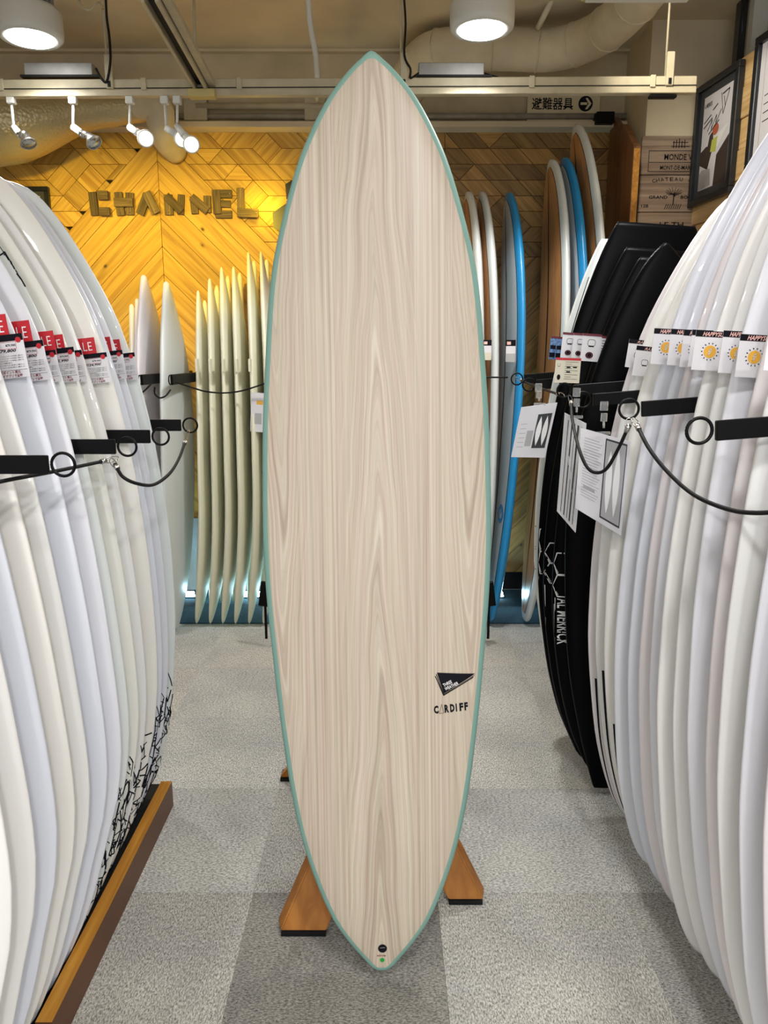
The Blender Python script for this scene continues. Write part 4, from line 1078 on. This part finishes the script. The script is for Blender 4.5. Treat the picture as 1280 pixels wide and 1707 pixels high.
lamsheet([(869, 679), (929, 671), (908, 763), (852, 762)], [2.18, 2.24, 2.24, 2.18], 'laminated sheet with two pale board pictures, leftmost of the three hanging sheets', d1, (897, 640, 2.23), (899, 674, 2.22))
def d2(o, mw, fn):
    F_ = Flat()
    for k, (a, w_) in enumerate(((.18, .05), (.34, .08), (.5, .04), (.62, .10), (.8, .05))): F_.poly([(a, .04), (a+w_*.6, .04), (a+w_, .95), (a+.02, .95)])
    F_.build('reflection_stripes', M['mat_grey'], fn, o, mw)
lamsheet([(941, 688), (977, 706), (959, 888), (928, 852)], [2.10, 2.03, 2.03, 2.10], 'narrow laminated sheet turned almost edge-on, middle of the three hanging sheets', d2, (961, 645, 2.07), (961, 695, 2.06))
def d3(o, mw, fn):
    F_ = Flat(); F_.rect(.50, .06, .94, .96); F_.build('photo_print', M['mat_grey'], fn, o, mw)
    Q = Flat(); Q.rect(.52, .08, .92, .94); Q.build('photo_ground', M['print_grey'], lambda u, v: fn(u, v, .0011), o, mw)
    G = Flat()
    for cx, s_ in ((.62, .95), (.78, 1.0)):
        n = 10; rgt = [(cx+.065*sin(pi*k/n)**.8, .14+.74*s_*k/n) for k in range(n+1)]; lft = [(cx-.065*sin(pi*k/n)**.8, .14+.74*s_*k/n) for k in range(n-1, 0, -1)]
        G.poly(rgt+lft)
    G.build('board_pictures', M['whiteink'], lambda u, v: fn(u, v, .0017), o, mw)
    H_ = Flat()
    for q in range(22):
        H_.rect(.08, .20+.033*q, .38+.03*(q % 3), .207+.033*q)
    H_.rect(.12, .30, .36, .34); H_.build('printed_text', M['print_grey'], fn, o, mw)
lamsheet([(968, 713), (1051, 736), (1035, 893), (959, 847)], [1.92, 1.98, 1.98, 1.92], 'wide laminated sheet with text and board photograph, rightmost of the three hanging sheets', d3, (1007, 667, 1.96), (1006, 722, 1.95))

# ------------------------------------------------------------------ WALL LETTERS AND HEXAGONS
LY = BW-.004
def letter(ch_, sticks, word):
    """sticks: (xa,ya,xb,yb,width_px,layer) in photo pixels on the wall plane"""
    xs = [s_[0] for s_ in sticks]+[s_[2] for s_ in sticks]; ys = [s_[1] for s_ in sticks]+[s_[3] for s_ in sticks]
    c = at(sum(xs)/len(xs), sum(ys)/len(ys), LY); o = empty('wall_letter', c)
    tag(o, word, 'letter', None)
    for (xa, ya, xb, yb, wpx, lay) in sticks:
        a, b_ = at(xa, ya, LY), at(xb, yb, LY); d = b_-a; L = math.hypot(d.x, d.z); ang = math.atan2(d.z, d.x); m_ = (a+b_)/2
        wm = wpx*depth(m_)/CF; y = LY-.010-.016*lay
        w_ = MB().box((0, 0, 0), (L, .017, wm), ch=.0015).build('wood_slat', M['letterwood'], o, Matrix.Translation(Vector((m_.x, y, m_.z))-c) @ Matrix.Rotation(-ang, 4, 'Y'))
        if lay == 0 or wpx > 11:
            q = MB(); q.lathe([(.0035, 0), (.003, .003), (.0001, .0042)], 8, Matrix.Translation((L*.5-.012, -.0085, 0)) @ Matrix.Rotation(pi/2, 4, 'X')); q.build('screw', M['metal'], w_)
letter('C', [(155, 321, 160, 360, 13, 0), (165, 327, 183, 327, 14, 1), (168, 354, 186, 354, 13, 1)], 'letter C made of weathered wood slats on the golden wall')
letter('H', [(198, 321, 203, 360, 13, 0), (217, 322, 218, 359, 13, 0), (193, 339, 224, 339, 14, 1)], 'letter H made of weathered wood slats on the golden wall')
letter('A', [(247, 324, 234, 358, 14, 0), (246, 322, 263, 357, 14, 1)], 'letter A made of two leaning wood slats on the golden wall')
letter('N', [(281, 325, 283, 359, 14, 0), (303, 325, 302, 358, 11, 0), (279, 328, 305, 354, 13, 1)], 'first letter N of wood slats, darker, next to letter A')
letter('N', [(323, 328, 326, 357, 12, 0), (346, 327, 347, 355, 12, 0), (321, 330, 348, 353, 13, 1)], 'second letter N of wood slats, paler, next to letter E')
letter('E', [(361, 318, 364, 358, 13, 1), (366, 324, 387, 324, 13, 0), (368, 340, 385, 341, 11, 0), (360, 358, 387, 358, 12, 0)], 'letter E made of weathered wood slats on the golden wall')
letter('L', [(401, 314, 403, 352, 12, 0), (397, 356, 432, 357, 14, 1)], 'last letter L made of weathered wood slats on the golden wall')
def hexa(pts, label):
    P = [at(x, y, LY) for x, y in pts]; c = sum(P, Vector())/len(P); n = len(P)
    vs = [p-c+Vector((0, -.045, 0)) for p in P]+[p-c+Vector((0, -.03, 0)) for p in P]
    fs = [tuple(range(n)), tuple(range(2*n-1, n-1, -1))]+[(i, n+i, n+(i+1) % n, (i+1) % n) for i in range(n)]
    o = meshobj('hexagon_sign', vs, fs, M['frameblack'], None, Matrix.Translation(c)); fixn(o)
    MB().box((0, -.012, 0), (.05, .036, .05)).build('spacer', M['frameblack'], o)
    tag(o, label, 'sign')
hexa([(456, 357), (478, 342), (500, 353), (502, 378), (480, 393), (458, 382)], 'lower black hexagon sign half hidden left of the standing board')
hexa([(477, 310), (499, 296), (520, 307), (522, 331), (500, 344), (479, 334)], 'upper black hexagon sign peeping out left of the standing board')

# ------------------------------------------------------------------ PICTURES
def picture(mw, W_, H_, fr, mount, label, art=None, dep=.03):
    o = empty('framed_picture', mw=mw); tag(o, label, 'picture')
    k = MB()
    for (cx, cz, sx, sz) in ((0, H_/2-fr/2, W_, fr), (0, -H_/2+fr/2, W_, fr), (-W_/2+fr/2, 0, fr, H_-2*fr), (W_/2-fr/2, 0, fr, H_-2*fr)):
        k.box((cx, -dep/2, cz), (sx, dep, sz), ch=.003)
    k.build('frame', M['frameblack'], o)
    MB().box((0, -.010, 0), (W_-2*fr, .004, H_-2*fr)).build('mount', mount, o)
    if art: art(o)
    return o
def art1(o):
    w_, h = .262, .44
    fn = lambda off: (lambda u, v: Vector(((u-.5)*w_, -.0125-off, (v-.5)*h)))
    Flat().rect(0, 0, 1, 1).build('photo', M['paper'], fn(0), o)
    D = Flat(); D.poly([(.55, 0), (1, 0), (1, .48), (.6, .32)]); D.poly([(0, .28), (.3, .2), (.45, .42), (.2, .46), (0, .42)]); D.poly([(.25, .45), (.45, .42), (.42, .6), (.3, .56)])
    D.build('dark_scene', plain('sepia_dark_print', (.05, .035, .03), .5), fn(.0006), o)
    Flat().poly([(.44, .42), (.62, .4), (.95, .6), (.5, .52)]).build('pale_boat', M['whiteink'], fn(.001), o)
    Flat().poly([(.36, .38), (.56, .36), (.6, .52), (.4, .50)]).build('yellow_patch', plain('lime_print', (.55, .6, .12), .5), fn(.0012), o)
    Flat().disc((.5, .60), .11, 14, .06).build('red_patch', plain('brick_print', (.5, .12, .06), .5), fn(.0008), o)
    Flat().poly([(.0, .0), (.45, .02), (.4, .2), (.1, .22), (0, .18)]).build('grey_rocks', M['print_grey'], fn(.0007), o)
    T_ = Flat(); T_.text('A. MERRICK', .03, .88, .28, .045, bold=.02)
    for a, b_ in (((.62, .95), (.72, .72)), ((.66, .93), (.90, .95)), ((.90, .95), (.72, .72)), ((.72, .9), (.78, .78)), ((.2, .62), (.35, .72)), ((.35, .72), (.33, .6)), ((.33, .62), (.5, .75)), ((.5, .75), (.48, .66)), ((.48, .66), (.66, .78)), ((.25, .58), (.6, .68)), ((.05, .72), (.3, .78)), ((.05, .67), (.35, .74)), ((.35, .82), (.52, .86))): T_.line(a, b_, .014)
    T_.build('ink_writing', M['ink'], fn(.001), o)
ang = math.atan(.1)
def onwall(Y, z): return Matrix.Translation((rwx(Y)-.012, Y, z)) @ Matrix.Rotation(-pi/2+ang, 4, 'Z')
picture(onwall(3.996, 2.536), .40, .575, .030, M['mat_grey'], 'black framed signed surf photograph on the light pine wall, the left one', art1)
def art2(o):
    F_ = Flat(); F_.text('Certificate', -.10, .10, .2, .03); F_.text('of surf shop', -.07, .04, .14, .02)
    for q in range(4): F_.rect(-.11, -.06-.03*q, .11, -.055-.03*q)
    F_.build('handwriting', M['ink'], lambda u, v: Vector((u, -.0125, v)), o)
def art2(o):
    F_ = Flat()
    for q in range(4): F_.line((-.13, .02-.035*q), (-.03+.02*q, .03-.035*q), .004)
    F_.frame(-.145, -.235, .145, .235, .0012); F_.build('ink_writing', M['ink'], lambda u, v: Vector((u, -.0125, v)), o)
picture(onwall(3.47, 2.585), .43, .56, .034, M['paper'], 'black framed white document on the light pine wall, cut by the right edge', art2)
pc0, pc1 = at(33, 312, BW-.01), at(82, 312, BW-.01)
def art3(o): Flat().rect(-.10, -.02, .11, .10).build('pale_print', M['cream_paper'], lambda u, v: Vector((u, -.0125, v)), o)
picture(Matrix.Translation(((pc0.x+pc1.x)/2-.08, BW-.006, pc0.z-.15)), pc1.x-pc0.x+.16, .30, .025, M['mat_grey'], 'small dark framed picture on the golden wall behind the left boards', art3)

# ------------------------------------------------------------------ CEILING FITTINGS
def downlight(cx, cy, z, label, pw):
    o = empty('ceiling_lamp', (cx, cy, z)); tag(o, label, 'lamp', 'round ceiling lamps')
    MB().lathe([(.090, .0), (.108, -.004), (.118, .006), (.120, .02), (.120, .085), (.112, .10), (.02, .10)], 48).build('housing', M['lampwhite'], o)
    MB().lathe([(.0001, -.006), (.086, -.006), (.090, .0)], 48).build('lens', M['lampglass'], o)
    h_ = MB()
    for k in range(24):
        a = 2*pi*k/24; h_.box((cos(a)*.055, sin(a)*.055, .155), (.075, .003, .10), R=Matrix.Rotation(a, 3, 'Z'))
    f = h_.build('cooling_fins', M['galv'], o)
    MB().tube([(0, 0, .1), (0, 0, ZC-z)], .012, 10).build('stem', M['lampwhite'], o)
    light('SPOT', 'overhead_light', (cx, cy, z-.012), pw*2.2, WHITE, .09, aim=(cx, cy, 0), spot=radians(135), blend=.35)
pR = at(803, 50, 3.115); downlight(pR.x, pR.y, pR.z, 'round white ceiling lamp glowing right of the standing board nose', 34)
pL = at(51, 64, 3.15); downlight(pL.x, pL.y, pL.z, 'round white ceiling lamp glowing in the upper left corner', 24)
# suspended raceway + lighting track
YT = 3.36
zt0 = at(640, 140.5, YT).z; zt1 = at(640, 153, YT).z
XA, XB = at(-60, 150, YT).x, at(1158, 150, YT).x
tk = empty('lighting_track', (0, YT, zt0)); tag(tk, 'long beige ceiling raceway with lighting track running across the room', 'track')
mwt = Matrix.Translation((0, -YT, -zt0))
MB().box(((XA+XB)/2, YT, zt0), (XB-XA, .035, .040), ch=.003).build('raceway', M['trackpaint'], tk, mwt)
t_ = MB(); t_.box(((XA+XB)/2, YT, zt1-.003), (XB-XA, .035, .024), ch=.002); t_.box(((XA+XB)/2, YT-.016, zt1+.013), (XB-XA, .004, .004), mi=1)
t_.build('track_channel', [M['trackpaint'], M['rubber']], tk, mwt)
for xp in (242, 400, 900-15, 1085, 5): 
    p = at(xp, 145, YT); MB().box((p.x, YT-.003, zt0), (.022, .042, .046), ch=.002).build('joint_cover', M['trackpaint'], tk, mwt)
for xp in (185, 673, 1113):
    p = at(xp, 130, YT)
    b_ = MB().box((p.x, YT-.012, zt0+.045), (.030, .03, .125), ch=.002).build('bracket', M['trackpaint'], tk, mwt)
    MB().box((p.x, YT-.029, zt0-.002), (.012, .002, .022)).build('slot', M['rubber'], b_)
    MB().tube([(p.x-.012, YT, zt0+.1), (p.x-.012, YT, ZC)], .0045, 8).build('hanger_rod', M['trackpaint'], tk, mwt)
tk.rotation_euler.y = -.005
# diagonal track towards the camera
d0, d1_ = at(337, 152, YT), at(248, -10, 2.55)
d1_.z = d0.z+.02
dd = (d1_-d0); L = dd.length; ang2 = math.atan2(dd.y, dd.x)
dk = MB()
for off, wz in ((-.022, .02), (.022, .02)): dk.box((0, off, 0), (L, .012, .034), ch=.002)
dk.box((0, 0, .012), (L, .04, .006), mi=1); dk.box((0, .045, .01), (L, .028, .02), ch=.002)
o = dk.build('lighting_track', [M['trackpaint'], M['rubber']], None, Matrix.Translation((d0+d1_)/2) @ Matrix.Rotation(ang2, 4, 'Z'))
tag(o, 'beige track running from the long raceway towards the camera at upper left', 'track')
p = at(337, 157, YT-.03); o = MB().box(p, (.11, .05, .030), ch=.003).build('track_joint', M['yellowtape']); tag(o, 'yellowish joint box where the two lighting tracks meet', 'fitting')
# driver boxes
for xa, xb, ya, yb, lab in ((46, 157, 112, 137, 'grey metal driver box lying on the raceway at upper left'), (697, 806, 107, 132, 'grey metal driver box lying on the raceway right of the board nose')):
    a, b_ = at(xa, yb, YT+.02), at(xb, ya, YT+.02); w_ = b_.x-a.x; hh = b_.z-a.z
    o = MB().box(((a.x+b_.x)/2, YT+.03, zt0+.024+hh/2), (w_, .07, hh), ch=.003).build('driver_box', M['galv'])
    MB().box(((a.x+b_.x)/2+.01, YT-.008, zt0+.025), (w_+.04, .03, .008)).build('base_plate', M['rubber'], o)
    tag(o, lab, 'driver box')
# spotlights
def spot(xp, stem_y, jx, jy, hx, hy, lit, label, face, dy=0):
    top = at(xp, 160, YT); z0 = zt1-.015
    o = empty('track_spotlight', (top.x, YT, z0)); mw = Matrix.Translation(-Vector((top.x, YT, z0))); tag(o, label, 'spotlight', 'track spotlights')
    MB().box((top.x, YT, z0-.016), (.032, .03, .032), ch=.003).build('adapter', M['lampwhite'], o, mw)
    j = at(jx, jy, YT); MB().tube([(top.x, YT, z0-.03), j], .0055, 10).build('stem', M['lampwhite'], o, mw)
    hp = at(hx, hy, YT-.05+face[1]*.02+dy) ; d = Vector(face).normalized(); ax = (hp-j).normalized()
    MB().tube([j, j.lerp(hp, .5)], .014, 12).build('holder', M['lampwhite'], o, mw)
    bk = hp-d*.045; rot = d.to_track_quat('Z', 'Y').to_matrix().to_4x4()
    b_ = MB(); b_.tube([j.lerp(hp, .4), bk], .015, 12); b_.lathe([(.014, -.045), (.018, -.03), (.031, -.006), (.034, .0), (.031, .002), (.024, -.006), (.004, -.012)], 24, Matrix.Translation(hp) @ rot)
    b_.build('reflector_lamp', M['metal'] if not lit else M['lampwhite'], o, mw)
    g = MB(); g.lathe([(.0001, .0005), (.029, .0005), (.03, -.002)], 24, Matrix.Translation(hp) @ rot); g.build('lamp_face', M['spotface'] if lit else M['metal'], o, mw)
    return hp
M['spotface'] = plain('lit_spot_face', (1, 1, 1), .3, emit=(1, .93, .72), estr=.55)
spot(18, 0, 23, 213, 48, 240, False, 'small track spotlight farthest left, unlit reflector', (.35, -.3, -.8))
spot(121, 0, 122, 212, 157, 238, False, 'small track spotlight second from left, unlit reflector', (.6, -.35, -.7))
spot(216, 0, 216, 212, 243, 231, True, 'small track spotlight third from left with glowing face', (.25, -.9, -.3))
spot(274, 0, 277, 213, 304, 232, True, 'small track spotlight fourth from left, partly hidden behind the last one', (.25, -.9, -.3), .06)
spot(295, 0, 295, 210, 319, 241, True, 'small track spotlight nearest the board with glowing face', (.25, -.9, -.3))
# warm lamps washing the lettered wall (from the track heads' row and the hexagon back light)
AMB = (1.0, .70, .06)
light('SPOT', 'warm_wall_spot', (-1.75, 3.40, 2.44), 42, AMB, .03, aim=(-1.72, 4.66, 1.98), spot=radians(74), blend=1)
light('SPOT', 'warm_wall_spot', (-.95, 3.40, 2.44), 42, AMB, .03, aim=(-.98, 4.66, 2.06), spot=radians(70), blend=1)
light('POINT', 'hexagon_back_lamp', (-.70, 4.56, 2.34), 1.0, AMB, .03)
# ducts and pipes
def pipe(name, pts, r, mat, label, n=14, cat='pipe', k=5, ridges=None):
    P = sm(pts, k) if len(pts) > 2 else [Vector(p) for p in pts]
    c = P[len(P)//2]; o = MB().tube([p-c for p in P], r if not isinstance(r, list) else [r[min(len(r)-1, int(i/len(P)*len(r)))] for i in range(len(P))], n).build(name, mat, None, Matrix.Translation(c))
    tag(o, label, cat)
    if ridges:
        for i in range(2, len(P)-1, ridges):
            q = MB()
            t = (P[i+1]-P[i-1]).normalized(); u = t.cross(Vector((0, 0, 1))); u.normalize(); v = t.cross(u)
            q.ring(P[i]-c, u, v, (r if not isinstance(r, list) else r[min(len(r)-1, int(i/len(P)*len(r)))])+.001, .004, 20, 6)
            q.build('band', mat, o)
    return o
pipe('air_duct', [(.12, 4.66, 2.93), (.16, 4.45, 3.0), (.28, 4.25, 3.02), (.6, 4.2, 3.01), (.85, 4.18, 3.0), (1.02, 4.02, 3.0), (1.09, 3.7, 3.0), (1.10, 3.2, 3.0), (1.12, 2.4, 3.0)], .098, M['duct'], 'thick cream insulated air duct bending along the ceiling at upper right', 24, 'duct', 6, ridges=5)
def fduct(pts, rs, label, mat, n=24):
    P = sm(pts, 6); R_ = []
    for i in range(len(P)):
        f = i/(len(P)-1)*(len(rs)-1); a = int(f); b_ = min(a+1, len(rs)-1); R_.append(rs[a]*(1-(f-a))+rs[b_]*(f-a))
    c = P[0]; o = MB().tube([p-c for p in P], R_, n).build('air_duct', mat, None, Matrix.Translation(c)); tag(o, label, 'duct'); return o
fm, nt, b_ = nm('crinkled_foil_wrap'); b_.inputs['Base Color'].default_value = (.50, .42, .24, 1); b_.inputs['Metallic'].default_value = .45; b_.inputs['Roughness'].default_value = .34
tc = nt.nodes.new('ShaderNodeTexCoord'); v = nt.nodes.new('ShaderNodeTexVoronoi'); v.inputs['Scale'].default_value = 70; nt.links.new(tc.outputs['Object'], v.inputs['Vector'])
bp = nt.nodes.new('ShaderNodeBump'); bp.inputs['Strength'].default_value = .4; bp.inputs['Distance'].default_value = .006; nt.links.new(v.outputs['Distance'], bp.inputs['Height']); nt.links.new(bp.outputs[0], b_.inputs['Normal'])
fduct([at(-60, 215, 4.25), at(40, 202, 4.28), at(120, 186, 4.32), at(200, 180, 4.36), at(262, 176, 4.4)], [.20, .195, .145, .095, .08, .075], 'wide crinkled foil air duct narrowing along the upper left wall', fm)
fduct([at(228, 172, 4.36), at(262, 180, 4.33), at(268, 205, 4.36), at(275, 232, 4.44), at(292, 252, 4.6)], [.078, .078, .074, .07, .066], 'short flexible elbow duct entering the golden wall at upper left', M['duct'])
pipe('conduit_pipe', [(-1.05, 4.57, 2.855), (.2, 4.57, 2.855)], .017, M['trackpaint'], 'upper beige conduit pipe above the golden wall left of the board')
pipe('conduit_pipe', [(-1.3, 4.58, 2.805), (1.38, 4.58, 2.805)], .016, M['greypipe'], 'lower grey pipe running along the top of the wood wall')
a, b_ = at(308, 202, 4.58), at(345, 163, 4.58)
o = MB().box(((a.x+b_.x)/2, 4.59, (a.z+b_.z)/2), (b_.x-a.x, .06, b_.z-a.z), ch=.004).build('junction_box', M['trackpaint']); tag(o, 'square beige junction box under the track joint', 'box')
a, b_ = at(508, 202, 4.58), at(543, 163, 4.58)
o = MB().box(((a.x+b_.x)/2, 4.59, (a.z+b_.z)/2), (b_.x-a.x, .06, b_.z-a.z), ch=.004).build('junction_box', M['trackpaint']); tag(o, 'square beige junction box left of the board nose', 'box')
pipe('flex_conduit', [at(513, -20, 3.9), at(517, 40, 3.95), at(526, 90, 4.0), at(529, 137, 4.05), at(529, 165, 4.5)], .014, M['lampwhite'], 'white flexible conduit hanging from the ceiling left of the board nose')
pipe('hanging_rod', [at(323, -15, 3.5), at(325, 90, 3.5)], .006, M['trackpaint'], 'thin rod hanging above the track joint')
p = at(327, 105, 3.5); o = MB().box(p, (.04, .03, .075), ch=.003).build('pipe_clamp', M['trackpaint']); tag(o, 'small clamp at the foot of the thin rod above the track joint', 'fitting')
pipe('power_cable', [at(176, -10, 3.3), at(178, 30, 3.32), at(182, 60, 3.33), at(184, 100, 3.33), at(178, 135, 3.33), at(170, 132, 3.33), at(160, 115, 3.35)], .005, M['rubber'], 'black power cable dropping to the left driver box', 8, 'cable')
pipe('power_cable', [at(126, -10, 3.2), at(138, 12, 3.2), at(150, 16, 3.2), at(164, 4, 3.2), at(172, 14, 3.28)], .004, M['trackpaint'], 'pale looping cable beside the upper left lamp', 8, 'cable')
pipe('power_cable', [at(673, -10, 3.3), at(676, 40, 3.32), at(674, 92, 3.33), at(684, 115, 3.33), at(684, 130, 3.34), at(698, 122, 3.36)], .0045, M['rubber'], 'black power cable dropping to the right driver box', 8, 'cable')
pipe('power_cable', [at(806, 122, 3.38), at(820, 126, 3.4), at(838, 131, 3.4)], .0035, M['rubber'], 'short black cable at the right end of the right driver box', 8, 'cable')
pipe('support_strut', [at(925, -10, 4.0), at(896, 48, 4.12)], .014, M['duct'], 'slanting pale strut over the thick air duct')
pipe('power_cable', [at(1253, -10, 3.5), at(1240, 12, 3.5), at(1237, 52, 3.5)], .003, M['rubber'], 'thin dark cable down to the light pine wall', 8, 'cable')
# fluorescent fitting at the top right
a = at(1057, 7, 2.75); a.y -= .18; o = empty('panel_light', (a.x, a.y, a.z)); tag(o, 'pale rectangular ceiling light cut off by the top edge at right', 'lamp')
MB().box((0, .0, .05), (.36, .36, .09), ch=.006).build('housing', M['yellowtape'], o); MB().box((0, 0, .003), (.33, .33, .01)).build('diffuser', M['lampwhite'], o)
# escape sign on the beam
sy = 4.585; a, b_ = at(878, 203, sy), at(1001, 158, sy)
o = empty('escape_sign', ((a.x+b_.x)/2, sy, (a.z+b_.z)/2)); tag(o, 'cream ceiling beam sign with Japanese characters, ESCAPE EQUIPMENT and round arrow', 'sign')
W_, H_ = b_.x-a.x, b_.z-a.z
M['signcream'] = plain('sign_cream', (.60, .52, .34), .6)
MB().box((0, .02, 0), (W_, .04, H_), ch=.002).build('plate', M['signcream'], o)
F_ = Flat(); F_.text('避難器具', -W_*.44, -H_*.06, W_*.57, H_*.46, bold=.012); F_.text('ESCAPE  EQUIPMENT', -W_*.38, -H_*.36, W_*.46, H_*.16, bold=.03)
F_.build('lettering', M['ink'], onp(0, 0, .001), o)
cc = (W_*.30, H_*.17); Flat().disc(cc, H_*.29, 32).build('round_symbol', M['ink'], onp(0, 0, .001), o)
A_ = Flat(); r = H_*.29; A_.rect(cc[0]-r*.72, cc[1]-r*.16, cc[0]+r*.2, cc[1]+r*.16); A_.poly([(cc[0]-r*.05, cc[1]+r*.72), (cc[0]+r*.25, cc[1]+r*.72), (cc[0]+r*.82, cc[1]), (cc[0]+r*.25, cc[1]-r*.72), (cc[0]-r*.05, cc[1]-r*.72), (cc[0]+r*.40, cc[1])])
A_.build('arrow', M['signcream'], onp(0, 0, .0018), o)
p = at(1006, 199, 4.55); o = MB().box(p, (.10, .08, .06), ch=.003).build('black_bracket', M['black']); tag(o, 'black bracket box at the right end under the escape sign', 'fitting')
p = at(1104, 159, YT); p.z = zt1-.016-.003; o = MB().box(p, (.11, .03, .012), ch=.002).build('black_plate', M['black']); tag(o, 'flat black plate just under the track at right', 'fitting')
# cool strip lights low at the back and the blue mat
struct(MB().box((-.0, 4.34, .003), (3.4, .62, .006)).build('trim_7', M['bluemat']))
for n_, (xa, xb, lab) in enumerate(((300, 323, 'short glowing cool strip lamp at the foot of the wall left of the cream boards'), (398, 446, 'glowing cool strip lamp at the foot of the wall behind the cream boards'), (825, 838, 'small glowing cool strip lamp at the foot of the wall right of the blue board'))):
    a, b_ = at(xa, 1008, 4.45), at(xb, 1008, 4.45); w_ = b_.x-a.x
    o = MB().box((0, 0, 0), (w_, .03, .028), ch=.004).build('strip_lamp', M['led'], None, Matrix.Translation(((a.x+b_.x)/2, 4.47, .035))); tag(o, lab, 'lamp')
    MB().box((0, .012, -.017), (w_+.02, .03, .008)).build('lamp_base', M['lampwhite'], o)
for lx in (-1.05, -.65, .75): light('AREA', 'strip_lamp_light', (lx, 4.43, .06), 1.5, (.45, .82, 1.0), .35, aim=(lx, 4.2, .5), sizey=.05)
# black foot pads just beside the standing board (ends of the back rack)
for xp, lab in ((441, 'small black rack foot left of the standing board rail'), (816, 'small black rack foot right of the standing board rail')):
    p = at(xp, 990, 3.68); o = MB().box((0, 0, 0), (.05, .02, .13), R=Matrix.Rotation(radians(8 if xp < 600 else -8), 3, 'Y'), ch=.003)
    o.box((0, .01, -.13), (.012, .012, p.z-.06)); o = o.build('rack_foot', M['black'], None, Matrix.Translation((p.x, p.y, p.z))); tag(o, lab, 'rack foot')
